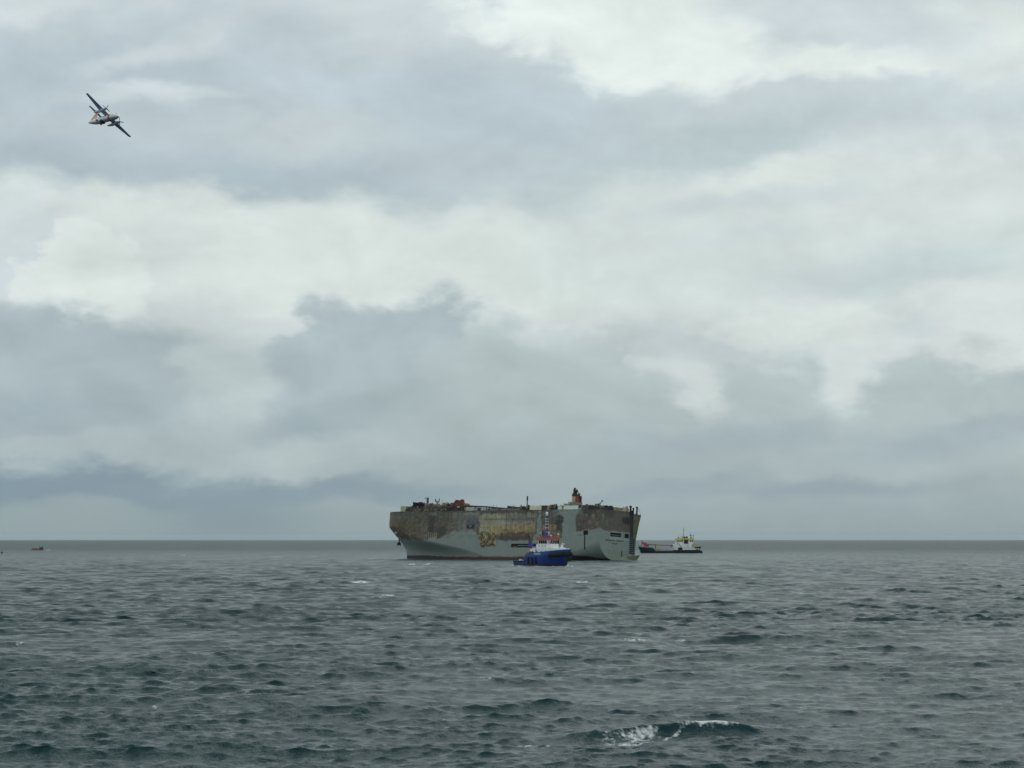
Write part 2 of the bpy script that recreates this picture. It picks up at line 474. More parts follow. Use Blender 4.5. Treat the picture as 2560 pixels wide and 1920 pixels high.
def sea_material():
    m = bpy.data.materials.new('sea_water')
    m.use_nodes = True
    t = NT(m.node_tree)
    t.n.clear()
    out = t.new('ShaderNodeOutputMaterial')
    geo = t.new('ShaderNodeNewGeometry')
    pos = geo.outputs['Position']
    dist = t.vmath('LENGTH', pos)
    # water
    w = t.new('ShaderNodeBsdfPrincipled')
    tint = t.noise(pos, 0.03, 3, 0.5)
    t.l.new(t.mix(tint, (0.007, 0.038, 0.044, 1), (0.014, 0.051, 0.057, 1)), w.inputs['Base Color'])
    w.inputs['IOR'].default_value = 1.333
    w.inputs['Specular IOR Level'].default_value = 0.28
    t.l.new(t.ramp(dist, 120, 3000, 0.18, 0.40, smooth=False), w.inputs['Roughness'])
    patch = t.noise(t.vmath('MULTIPLY', pos, (0.03, 0.0022, 0.0)), 1.0, 5, 0.65)     # wind patches and streaks far out
    # ripples too small for the mesh
    p2 = t.vmath('MULTIPLY', pos, (1.0, 1.05, 1.0))
    rip = t.math('ADD', t.math('MULTIPLY', t.noise(p2, 2.0, 3, 0.62), 0.20), t.math('MULTIPLY', t.noise(p2, 7.0, 2, 0.6), 0.035))
    chop = t.math('MULTIPLY', t.noise(t.vmath('MULTIPLY', pos, (0.6, 0.22, 0.0)), 1.0, 3, 0.6), t.ramp(dist, 200, 900, 0.0, 0.35, smooth=False))
    far = t.math('MULTIPLY', t.noise(t.vmath('MULTIPLY', pos, (0.16, 0.022, 0.0)), 1.0, 4, 0.62), t.ramp(dist, 900, 2600, 0.0, 18.0, smooth=False))
    far = t.math('ADD', chop, far)
    bump = t.new('ShaderNodeBump')
    bump.inputs['Strength'].default_value = 1.0
    bump.inputs['Distance'].default_value = SEA_RIPPLE
    t.l.new(t.math('ADD', rip, far), bump.inputs['Height'])
    t.l.new(t.ramp(patch, 0.3, 0.7, 0.55, 1.45, smooth=False), bump.inputs['Strength'])
    t.l.new(bump.outputs[0], w.inputs['Normal'])
    # foam
    fa = t.new('ShaderNodeAttribute', attribute_name='foam')
    lace = t.noise(pos, 3.2, 5, 0.68)
    lace2 = t.noise(pos, 0.9, 4, 0.6)
    lc = t.math('ADD', t.math('MULTIPLY', lace, 0.6), t.math('MULTIPLY', lace2, 0.4))
    thr = t.math('SUBTRACT', fa.outputs['Fac'], t.math('MULTIPLY', t.math('SUBTRACT', lc, 0.37), 3.1))
    fm = t.ramp(thr, -0.08, 0.62)
    fm = t.math('MULTIPLY', fm, t.ramp(fa.outputs['Fac'], 0.03, 0.2))
    fo = t.new('ShaderNodeBsdfDiffuse')
    fo.inputs['Color'].default_value = (0.72, 0.76, 0.75, 1)
    ms = t.new('ShaderNodeMixShader')
    t.l.new(fm, ms.inputs[0])
    t.l.new(w.outputs[0], ms.inputs[1])
    t.l.new(fo.outputs[0], ms.inputs[2])
    t.l.new(ms.outputs[0], out.inputs[0])
    return m


SEA_MSS, SEA_BREAK, SEA_RIPPLE = 0.128, 1.12, 1.0
sea = build_sea()
sea.data.materials.append(sea_material())

# ------------------------------------------------------------------ mesh and material helpers
class MB:
    def __init__(self):
        self.v, self.f = [], []

    def add(self, vs, fs):
        k = len(self.v)
        self.v += [tuple(map(float, p)) for p in vs]
        self.f += [tuple(k + i for i in q) for q in fs]
        return self

    def box(self, x0, x1, y0, y1, z0, z1):
        vs = [(x, y, z) for z in (z0, z1) for x, y in ((x0, y0), (x1, y0), (x1, y1), (x0, y1))]
        return self.add(vs, [(3, 2, 1, 0), (4, 5, 6, 7), (0, 1, 5, 4), (1, 2, 6, 5), (2, 3, 7, 6), (3, 0, 4, 7)])

    def hexa(self, low, high):
        """four low corners, four high corners, same winding"""
        return self.add(list(low) + list(high), [(3, 2, 1, 0), (4, 5, 6, 7), (0, 1, 5, 4), (1, 2, 6, 5), (2, 3, 7, 6), (3, 0, 4, 7)])

    def prism(self, poly, axis, a, b):
        """2D polygon pushed along an axis from a to b"""
        n = len(poly)
        def pt(p, t):
            return {'x': (t, p[0], p[1]), 'y': (p[0], t, p[1]), 'z': (p[0], p[1], t)}[axis]
        vs = [pt(p, a) for p in poly] + [pt(p, b) for p in poly]
        fs = [tuple(range(n))[::-1], tuple(range(n, 2 * n))] + [(i, (i + 1) % n, n + (i + 1) % n, n + i) for i in range(n)]
        return self.add(vs, fs)

    def tube(self, p0, p1, r0, r1=None, n=8, caps=True):
        r1 = r0 if r1 is None else r1
        p0, p1 = Vector(p0), Vector(p1)
        d = (p1 - p0).normalized()
        q = d.to_track_quat('Z', 'Y')
        vs = []
        for p, r in ((p0, r0), (p1, r1)):
            for i in range(n):
                a = 2 * math.pi * i / n
                vs.append(p + q @ Vector((r * math.cos(a), r * math.sin(a), 0)))
        fs = [(i, (i + 1) % n, n + (i + 1) % n, n + i) for i in range(n)]
        if caps:
            fs += [tuple(range(n))[::-1], tuple(range(n, 2 * n))]
        return self.add(vs, fs)

    def path(self, pts, r, n=6):
        for a, b in zip(pts[:-1], pts[1:]):
            self.tube(a, b, r, n=n)
        return self

    def loft(self, rings, cap0=True, cap1=True, closed=True):
        n = len(rings[0])
        vs = [p for r in rings for p in r]
        fs = []
        for k in range(len(rings) - 1):
            for i in range(n if closed else n - 1):
                j = (i + 1) % n
                fs.append((k * n + i, k * n + j, (k + 1) * n + j, (k + 1) * n + i))
        if cap0:
            fs.append(tuple(range(n))[::-1])
        if cap1:
            fs.append(tuple((len(rings) - 1) * n + i for i in range(n)))
        return self.add(vs, fs)

    def ball(self, c, r, n=10, m=6, sz=1.0):
        rings = []
        for k in range(1, m):
            a = math.pi * k / m
            rings.append([(c[0] + r * math.sin(a) * math.cos(2 * math.pi * i / n), c[1] + r * math.sin(a) * math.sin(2 * math.pi * i / n),
                           c[2] - r * sz * math.cos(a)) for i in range(n)])
        return self.loft(rings)

    def torus(self, c, R0, r, axis='y', n=14, m=7):
        rings = []
        for k in range(n + 1):
            a = 2 * math.pi * k / n
            ring = []
            for i in range(m):
                b = 2 * math.pi * i / m
                u, w = (R0 + r * math.cos(b)) * math.cos(a), (R0 + r * math.cos(b)) * math.sin(a)
                t = r * math.sin(b)
                ring.append({'y': (c[0] + u, c[1] + t, c[2] + w), 'x': (c[0] + t, c[1] + u, c[2] + w), 'z': (c[0] + u, c[1] + w, c[2] + t)}[axis])
            rings.append(ring)
        return self.loft(rings, False, False)

    def mesh(self, name, mat, smooth=False):
        me = bpy.data.meshes.new(name)
        me.from_pydata(self.v, [], self.f)
        me.validate()
        me.update()
        import bmesh
        bm = bmesh.new()
        bm.from_mesh(me)
        bmesh.ops.recalc_face_normals(bm, faces=bm.faces)
        bm.to_mesh(me)
        bm.free()
        if smooth:
            me.polygons.foreach_set('use_smooth', [True] * len(me.polygons))
            try:
                me.set_sharp_from_angle(angle=R(40))
            except Exception:
                pass
        if mat:
            me.materials.append(mat)
        return me

    def build(self, name, mat, parent=None, smooth=False, label=None):
        o = bpy.data.objects.new(name, self.mesh(name, mat, smooth))
        scn.collection.objects.link(o)
        if parent:
            o.parent = parent
        if label:
            o['label'] = label
        return o


def thing(name, label, cat, loc=(0, 0, 0), rot=None, group=None, kind=None):
    o = bpy.data.objects.new(name, None)
    o.empty_display_size = 0.1
    scn.collection.objects.link(o)
    o['label'] = label
    o['category'] = cat
    if group:
        o['group'] = group
    if rot is None:
        o.location = loc
    else:
        o.matrix_world = Matrix.Translation(Vector(loc)) @ Matrix([list(r) for r in rot]).to_4x4()
    return o


MATS = {}


def paint(name, rgb, rough=0.5, vary=0.18, scale=0.8, metal=0.0, grime=0.0, grime_rgb=(60, 50, 42), streak=True):
    """painted steel with uneven wear and rust runs"""
    if name in MATS:
        return MATS[name]
    m = bpy.data.materials.new(name)
    m.use_nodes = True
    t = NT(m.node_tree)
    b = t.n['Principled BSDF']
    co = t.new('ShaderNodeTexCoord').outputs['Object']
    n1 = t.noise(co, scale, 4, 0.6)
    base = lin(*rgb)
    lo = tuple(c * (1 - vary) for c in base[:3]) + (1,)
    hi = tuple(min(1, c * (1 + vary)) for c in base[:3]) + (1,)
    c = t.mix(t.ramp(n1, 0.3, 0.7), lo, hi)
    if grime:
        v = t.vmath('MULTIPLY', co, (1, 1, 0.18)) if streak else co
        g = t.noise(v, scale * 2.2, 5, 0.65)
        c = t.mix(t.ramp(g, 0.52, 0.75, 0.0, grime), c, lin(*grime_rgb))
    t.l.new(c, b.inputs['Base Color'])
    b.inputs['Roughness'].default_value = rough
    b.inputs['Metallic'].default_value = metal
    MATS[name] = m
    return m


def attr_paint(name, attr='paint', rough=0.6):
    m = bpy.data.materials.new(name)
    m.use_nodes = True
    t = NT(m.node_tree)
    b = t.n['Principled BSDF']
    a = t.new('ShaderNodeAttribute', attribute_name=attr)
    co = t.new('ShaderNodeTexCoord').outputs['Object']
    n = t.noise(t.vmath('MULTIPLY', co, (1.0, 1.0, 0.3)), 0.9, 5, 0.65)
    n2 = t.noise(co, 0.12, 3, 0.5)
    k = t.math('ADD', t.ramp(n, 0.25, 0.75, 0.93, 1.07), t.math('MULTIPLY', t.math('SUBTRACT', n2, 0.5), 0.22))
    t.l.new(t.vmath('SCALE', a.outputs['Color'], scale=k), b.inputs['Base Color'])
    b.inputs['Roughness'].default_value = rough
    return m


def lettering(name, text, size, mat, parent, matrix, width=None, label=None, depth=0.02):
    cu = bpy.data.curves.new(name, 'FONT')
    cu.body = text
    cu.size = size
    cu.align_x, cu.align_y = 'CENTER', 'CENTER'
    cu.extrude = depth
    o = bpy.data.objects.new(name, cu)
    scn.collection.objects.link(o)
    bpy.context.view_layer.update()
    dg = bpy.context.evaluated_depsgraph_get()
    me = bpy.data.meshes.new_from_object(o.evaluated_get(dg))
    bpy.data.objects.remove(o)
    me.materials.clear()
    me.materials.append(mat)
    if width:
        xs = [v.co.x for v in me.vertices]
        k = width / (max(xs) - min(xs))
        for v in me.vertices:
            v.co.x *= k
    o = bpy.data.objects.new(name, me)
    scn.collection.objects.link(o)
    o.parent = parent
    o.matrix_local = matrix
    if label:
        o['label'] = label
    return o


def frame(o, x, y):
    """local matrix with the given origin and x / y directions"""
    x, y = Vector(x).normalized(), Vector(y).normalized()
    z = x.cross(y)
    return Matrix(((x[0], y[0], z[0], o[0]), (x[1], y[1], z[1], o[1]), (x[2], y[2], z[2], o[2]), (0, 0, 0, 1)))


def in_poly(px, py, poly):
    """signed distance to a polygon (negative inside), arrays"""
    px, py = np.asarray(px, float), np.asarray(py, float)
    d = np.full(px.shape, 1e18)
    ins = np.zeros(px.shape, bool)
    n = len(poly)
    for i in range(n):
        ax, ay = poly[i]
        bx, by = poly[(i + 1) % n]
        vx, vy = bx - ax, by - ay
        t = np.clip(((px - ax) * vx + (py - ay) * vy) / (vx * vx + vy * vy + 1e-9), 0, 1)
        d = np.minimum(d, (px - ax - t * vx) ** 2 + (py - ay - t * vy) ** 2)
        if ay != by:
            c = ((ay > py) != (by > py)) & (px < (bx - ax) * (py - ay) / (by - ay) + ax)
            ins ^= c
    d = np.sqrt(d)
    return np.where(ins, -d, d)


BLACK = paint('soot_black', (34, 34, 36), 0.7, 0.25)
SOOT = paint('burnt_steel', (66, 62, 58), 0.8, 0.3, 0.5, grime=0.6, grime_rgb=(96, 78, 60))
SOOT2 = paint('burnt_olive_steel', (92, 90, 74), 0.8, 0.35, 0.6, grime=0.6, grime_rgb=(60, 56, 48))
TAN = paint('scorched_tan_steel', (150, 140, 108), 0.75, 0.25, 0.5, grime=0.6, grime_rgb=(100, 74, 50))
PALE = paint('weathered_white_steel', (186, 190, 172), 0.6, 0.12, 0.5, grime=0.5, grime_rgb=(150, 140, 110))
WHITE = paint('white_steel', (238, 240, 238), 0.45, 0.06, 0.6, grime=0.25, grime_rgb=(170, 160, 140))
GREYP = paint('grey_green_steel', (150, 168, 160), 0.55, 0.12, 0.3)
GREY = paint('grey_steel', (120, 122, 120), 0.6, 0.2, 0.5)
RUST = paint('rusted_orange_steel', (122, 66, 44), 0.8, 0.3, 0.5, grime=0.8, grime_rgb=(72, 46, 36))
DARKIN = paint('dark_interior', (26, 27, 30), 0.9, 0.3)
GLASSD = paint('dark_window_glass', (22, 30, 34), 0.12, 0.1)

# ------------------------------------------------------------------ the burnt car carrier
SHIP_O, SHIP_TH, SHIP_LIST = (66.1, 1294.7, 0.0), R(41.0), R(2.8)
SHIP_L, SHIP_B, SHIP_H = 203.0, 16.0, 32.3
def hull_stem(z):
    return np.interp(z, [-5, 0, 5.5, 9, 12.5, 17, 21.5, 25, 33], [185, 185.6, 186.6, 189.4, 193.2, 198.0, 201.6, 201.6, 200.4])
def hull_half(x, z):
    xs = hull_stem(z)
    xe = np.interp(z, [-5, 2, 6, 12, 16, 22, 33], [92, 98, 114, 150, 166, 174, 176])
    p = np.interp(z, [-5, 4, 12, 22, 33], [1.35, 1.4, 1.8, 2.2, 2.25])
    q = np.interp(z, [-5, 4, 12, 22, 33], [1.25, 1.2, 0.95, 0.68, 0.66])
    t = np.clip((xs - x) / (xs - xe), 0, 1)
    b = SHIP_B * np.maximum(1 - (1 - t) ** p, 0) ** q
    zt = 12.6 * np.clip(1 - x / 52.0, 0, 1) ** 1.05 - 3.0 * np.clip(x / 52.0, 0, 1)   # the run aft tucks in below this height
    h = np.interp(x, [0, 12, 28, 52], [12.6, 10.6, 8.0, 8.0])
    r = np.clip((zt - z) / h, 0, 1)
    return b * np.sqrt(np.maximum(1 - r * r, 0))
def hull_x(s, z):
    x = s * SHIP_L
    return np.where(x < 126, x, 126 + (x - 126) / (SHIP_L - 126) * (hull_stem(z) - 126))
_b = np.array([-math.cos(SHIP_TH), math.sin(SHIP_TH), 0])
_p = np.array([-math.sin(SHIP_TH), -math.cos(SHIP_TH), 0])
_u = np.array([0, 0, 1.0])
_p2 = _p * math.cos(SHIP_LIST) + _u * math.sin(SHIP_LIST)
_u2 = -_p * math.sin(SHIP_LIST) + _u * math.cos(SHIP_LIST)
SHIP_M = np.stack([_b, _p2, _u2], 1)
ship = thing('car_carrier_ship', 'huge burnt out grey car carrier with charred brown upper hull, floating behind the blue tug', 'ship', SHIP_O, SHIP_M)


def blend(col, m, rgb):
    c = np.array(lin(*rgb)[:3])
    return col * (1 - m[:, None]) + c * m[:, None]


def ss(d, w):
    t = np.clip(0.5 - d / (2 * w), 0, 1)
    return t * t * (3 - 2 * t)


def ship_paint(x, z, stern=False):
    """colours left by the fire on the port side (x along, z up) or on the transom (x = athwart)"""
    n = len(x)
    wx = (fbm(x * 0.35 + 40, z * 0.35 + 40, 4, 3) - 0.5)
    wz = (fbm(x * 0.35 + 90, z * 0.35 + 10, 4, 4) - 0.5)
    fx, fz = x + wx * 3.4, z + wz * 3.0
    vx, vz = x + wx * 1.2, z + wz * 1.0
    fine = fbm(x * 1.3, z * 1.3, 3, 8)
    vert = fbm(x * 1.6 + 5, z * 0.14 + 3, 3, 6)
    horiz = fbm(x * 0.10 + 9, z * 1.1 + 7, 3, 12)
    col = np.tile(np.array(lin(143, 155, 148)[:3]), (n, 1))
    # uneven cleaner and dirtier paint
    col *= (0.93 + 0.14 * fbm(x * 0.05 + 3, z * 0.12 + 3, 3, 15))[:, None]

    def area(poly, rgb, w=0.5, op=1.0, warp=1.0, tex=None):
        nonlocal col
        d = in_poly(x + (fx - x) * warp, z + (fz - z) * warp, poly)
        m = ss(d, w) * op
        if tex is not None:
            m = m * tex
        col = blend(col, m, rgb)
    if stern:
        area([(17, 34), (17, 20.8), (11.3, 18.8), (7.2, 18.9), (-5.8, 18.7), (-15.1, 18.9), (-17, 18), (-17, 34)], (102, 95, 86), 0.35, 1, 0.5)
        area([(16, 34), (15, 28.5), (3, 27.5), (-2, 34)], (80, 74, 66), 0.8, 0.9)
        area([(14, 30), (12.4, 30), (11.5, 25), (13, 25)], (150, 140, 120), 0.5, 0.6)
        area([(9.5, 25.5), (8.3, 25.5), (8.2, 21.5), (9.5, 21.5)], (136, 126, 108), 0.4, 0.6)
        area([(2, 31.5), (-15, 31.5), (-15, 29.6), (1, 29.6)], (98, 94, 88), 0.5, 0.6)
        area([(-6.7, 28.1), (-14.8, 28.3), (-14.9, 23.8), (-6.9, 24.4)], (46, 52, 48), 0.9, 0.95, 0.5)
        area([(12, 34), (12, 19), (10, 19), (10.5, 34)], (92, 90, 82), 0.5, 0.5, 1, vert)
        area([(6, 15.1), (-15.7, 14.9), (-15.8, 13.3), (5, 13.4)], (172, 178, 176), 0.35, 0.55, 0.4)
        area([(16, 16.5), (13.6, 16.5), (12.5, 8), (15, 8)], (128, 150, 152), 0.9, 0.5)
        area([(8, 7), (-17, 6), (-17, 0), (6, 0)], (120, 128, 100), 1.5, 0.35)
        area([(-15, 34), (-18.5, 34), (-18.5, 18.7), (-15.4, 18.7)], (48, 48, 50), 0.25, 1.0, 0.1)
        col *= (0.80 + 0.4 * fine)[:, None]
        return np.clip(col, 0.004, 1)
    charA = [(210, 36), (210, 18.5), (198, 17.5), (193, 15.2), (182.5, 13.8), (164.9, 12.5), (155.0, 12.4), (147.9, 13.8), (138.4, 13.5), (133.4, 16.2), (127.3, 18.4), (118.3, 19.5),
             (107.7, 19.7), (104.8, 17.8), (102.5, 8.1), (89.6, 8.2), (88.1, 12.2), (81.3, 12.4), (58.5, 13.0), (53.1, 16.9), (52.2, 25.5), (52.4, 36)]
    charB = [(49.7, 36), (49.0, 16.3), (45.8, 13.5), (31.6, 13.5), (30.7, 25.4), (30.7, 28.6), (33.9, 29.1), (33.9, 36)]
    charC = [(20.1, 28.8), (19.6, 18.4), (9.5, 19.2), (0.2, 19.9), (-1, 36), (16.0, 36), (17.4, 29.5)]
    area(charA, (110, 103, 91), 0.35, 1, 1.1)
    area([(210, 36), (210, 12), (163, 12), (163, 36)], (110, 104, 84), 2.0, 0.8, 1, ss(in_poly(fx, fz, charA), 0.4))
    inA = ss(in_poly(x + (fx - x) * 0.75, z + (fz - z) * 0.75, charA), 0.35)
    area([(210, 34), (210, 30.5), (176, 30.5), (176, 34)], (84, 92, 86), 0.8, 0.8, 0.6, inA)
    area([(178, 34), (178, 24), (128, 24), (128, 34)], (98, 92, 82), 2.0, 0.85, 1, inA)
    area([(151.7, 31.8), (144.8, 30), (145.4, 13.5), (150.8, 13.5)], (70, 66, 60), 0.8, 0.9, 1, inA)
    area([(144, 22), (134, 22), (134, 15), (144, 14)], (66, 62, 60), 1.5, 0.7, 1, inA)
    area([(150.4, 31.4), (143.7, 31.4), (144.2, 28.3), (149.6, 28.9)], (118, 128, 122), 0.7, 0.85, 1.0)
    area([(189.5, 23.1), (177.6, 23.0), (174.5, 19.2), (190, 18.0)], (128, 86, 52), 1.2, 0.75, 1.0, np.clip(fine * 1.7 - 0.3, 0, 1))
    area([(182, 26), (160, 25), (158, 16), (176, 15)], (94, 88, 62), 2.0, 0.55)
    area([(152.5, 17.4), (142, 17.0), (142, 13.5), (152, 13.2)], (158, 150, 126), 0.6, 0.9, 1.0, np.clip(vert * 2.6 - 0.95, 0, 1))
    area([(136, 17), (130, 19), (130, 14), (136, 13)], (120, 116, 104), 0.6, 0.8, 1.0, np.clip(vert * 2.6 - 0.95, 0, 1))
    area([(171, 17), (168, 17), (168, 12.3), (171, 12.3)], (164, 156, 130), 0.5, 0.7, 1.0, np.clip(vert * 2.4 - 0.8, 0, 1))
    area([(130, 31), (103, 31), (103, 26), (130, 26)], (122, 118, 108), 1.5, 0.75, 1.0)
    area([(124, 26), (104, 27), (104, 19.2), (124, 19.4)], (128, 127, 120), 1.2, 0.75)
    area([(120.8, 26.5), (116.1, 26.5), (114.7, 19.0), (120.6, 19.0)], (132, 130, 126), 0.6, 0.8, 1, np.clip(vert * 2 - 0.4, 0, 1))
    area([(115.8, 27.0), (104.2, 27.0), (104.0, 22.8), (115.4, 22.9)], (92, 102, 110), 0.5, 0.85, 0.4)
    area([(115.6, 22.9), (108.2, 22.9), (108.0, 20.1), (115.4, 20.2)], (44, 48, 50), 0.3, 0.95, 0.3)
    area([(112.6, 22.2), (111.2, 22.2), (111.2, 21.2), (112.6, 21.2)], (150, 158, 160), 0.3, 0.9, 0.3)
    area([(118.3, 31.3), (101.8, 31.2), (105.5, 29.2), (118.1, 29.5)], (148, 156, 148), 0.8, 0.7)
    # the big peeled field amidships
    area([(104, 29.9), (103.6, 17.6), (86.7, 15.8), (79, 22.6), (79.6, 29.8)], (168, 162, 140), 1.0, 0.9, 1.5)
    area([(96, 29.8), (88, 29.8), (86, 26), (95, 26)], (166, 164, 126), 1.0, 0.7)
    area([(81.6, 29.9), (80.6, 22.6), (53.7, 22.4), (53.1, 29.8)], (138, 131, 118), 0.7, 0.9, 1.2)
    area([(100, 26.6), (55, 26.8), (55, 25.9), (100, 25.8)], (86, 84, 80), 0.3, 0.6, 0.3)
    area([(103, 24.6), (54, 24.6), (54, 23.0), (103, 22.8)], (180, 174, 160), 0.4, 0.7, 0.3, np.clip(vert * 2.2 - 0.5, 0, 1))
    area([(104, 23), (92, 22), (92, 18), (104, 18)], (176, 170, 132), 0.8, 0.8)
    area([(97.3, 21.9), (85.4, 22.5), (54.2, 22.5), (54.0, 18.0), (61.2, 17.6), (74.5, 17.4), (93.9, 15.8)], (176, 160, 116), 0.8, 0.9, 1.2)
    area([(90, 20.3), (56, 20.0), (56, 18.2), (88, 17.5)], (172, 144, 100), 0.8, 0.6, 0.8, np.clip(0.3 + horiz, 0, 1))
    area([(82.8, 19.8), (71.7, 18.8), (75.1, 16.6), (82.8, 16.6)], (142, 98, 66), 0.8, 0.6)
    area([(63, 19), (54.5, 20.5), (54, 16), (60, 14)], (132, 116, 82), 0.8, 0.7, 1, np.clip(vert * 2 - 0.3, 0, 1))
    area([(84.9, 16.6), (66.5, 17.3), (56.9, 16.9), (55.7, 12.4), (86.7, 12.2)], (86, 78, 74), 0.4, 0.95, 0.5)
    area([(62, 16.4), (54.5, 17), (56, 13.4), (61, 13.2)], (128, 104, 74), 0.5, 0.9, 1.0, np.clip(vert * 3.2 - 1.1, 0, 1))
    area([(88, 16.4), (57, 16.2), (57, 15.2), (88, 15.3)], (150, 130, 92), 0.3, 0.8, 0.5, np.clip(vert * 3 - 1.2, 0, 1))
    area([(104, 31.5), (54, 32.5), (54, 30), (104, 30)], (90, 84, 74), 0.5, 0.9, 0.6)
    area([(101, 30.4), (54, 30.6), (54, 29.4), (101, 29.2)], (150, 148, 138), 0.3, 0.8, 0.6, np.clip(vert * 3 - 1.25, 0, 1))
    # the torn, blistered patch low on the side
    wr = [(104.8, 16.8), (103.4, 12), (101.8, 8.0), (90.0, 8.1), (88.0, 12), (88.0, 16.4)]
    area(wr, (82, 74, 58), 0.4, 0.95, 1.0)
    area(wr, (200, 180, 124), 0.4, 0.95, 0.9, np.clip(fbm(x * 1.1, z * 0.55, 3, 44) * 4.2 - 2.0, 0, 1))
    area(wr, (132, 92, 58), 0.4, 0.8, 0.9, np.clip(fbm(x * 0.6 + 7, z * 0.7, 3, 47) * 4 - 2.2, 0, 1))
    area([(102, 9.4), (90, 9.4), (90, 8.0), (102, 8.0)], (42, 40, 38), 0.4, 0.8, 0.8)
    area([(107, 20), (104, 20), (104.2, 12), (106, 12)], (64, 60, 52), 0.7, 0.9, 1.3, np.clip(fine * 3 - 1.1, 0, 1))
    # aft of the clean grey strip
    area(charB, (102, 97, 88), 0.35, 1, 0.5)
    area([(41, 33), (33.5, 33), (33.5, 28.5), (40, 28.5)], (120, 128, 120), 0.6, 0.8)
    area([(48.5, 24.0), (36, 24), (36, 21.6), (48.5, 21.6)], (100, 98, 90), 0.5, 0.7)
    area([(47.8, 22.6), (35.7, 22.5), (35.7, 18.9), (48.3, 19.0)], (150, 126, 90), 0.5, 0.9, 0.5)
    area([(36, 28), (31, 28), (31, 17), (36, 17)], (70, 68, 62), 0.6, 0.9)
    area([(46, 18.4), (31.5, 18.4), (31.8, 13.6), (45.8, 13.6)], (142, 130, 92), 0.6, 0.8, 1.0, np.clip(fine * 2.2 - 0.5, 0, 1))
    area([(49.7, 19), (48.3, 19), (45.6, 13.8), (48.5, 15)], (52, 54, 48), 0.4, 0.9)
    area(charC, (100, 92, 80), 0.35, 1, 0.5)
    area([(19.6, 21), (15, 20.5), (14, 18.5), (19.6, 18.2)], (84, 80, 66), 0.6, 0.8)
    area([(18.7, 33), (18.1, 27.9), (9.5, 28.3), (10.8, 33)], (124, 124, 106), 0.9, 0.8, 1.0, np.clip(0.3 + fine, 0, 1))
    area([(14, 33), (3, 33), (3, 29), (14, 29.4)], (76, 70, 62), 0.9, 0.85)
    area([(9.9, 25.2), (1.1, 24.8), (2.0, 22.1), (9.9, 22.4)], (138, 128, 110), 0.8, 0.65, 1.2, np.clip(fine * 2.2 - 0.45, 0, 1))
    area([(7.5, 28.9), (4.1, 29.3), (3.4, 26.2), (6.1, 26.2)], (140, 130, 110), 0.6, 0.65)
    # streaks and unevenness inside everything that burnt
    burnt = np.clip(ss(in_poly(fx, fz, charA), 0.5) + ss(in_poly(fx, fz, charB), 0.5) + ss(in_poly(fx, fz, charC), 0.5), 0, 1)
    k = 1 + burnt * ((vert - 0.5) * 1.0 + (fine - 0.5) * 0.3 + (horiz - 0.5) * 0.25)
    col *= k[:, None]
    # soot washed down over the sound paint, boot topping
    wash = np.clip((vert - 0.55) * 3, 0, 1) * ss(z - 14, 8) * (1 - burnt) * 0.35
    col = blend(col, wash, (120, 128, 118))
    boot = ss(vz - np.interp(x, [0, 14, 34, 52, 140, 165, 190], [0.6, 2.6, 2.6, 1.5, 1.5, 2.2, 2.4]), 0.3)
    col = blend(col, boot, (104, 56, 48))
    col = blend(col, boot * np.interp(x, [0, 30, 60, 125, 150], [0.9, 0.9, 0, 0, 0.9]), (44, 46, 54))  # dark bottom paint at both ends, with shade of flare and tuck put in
    low = ss(vz - 0.5, 0.5)
    col = blend(col, low * 0.8, (52, 44, 44))
    return np.clip(col, 0.004, 1)


def quad_grid(nu, nv, keep=None, off=0):
    i, j = np.meshgrid(np.arange(nu - 1), np.arange(nv - 1), indexing='ij')
    q = np.stack([i * nv + j, (i + 1) * nv + j, (i + 1) * nv + j + 1, i * nv + j + 1], -1).reshape(-1, 4)
    if keep is not None:
        q = q[keep.ravel()]
    return q + off


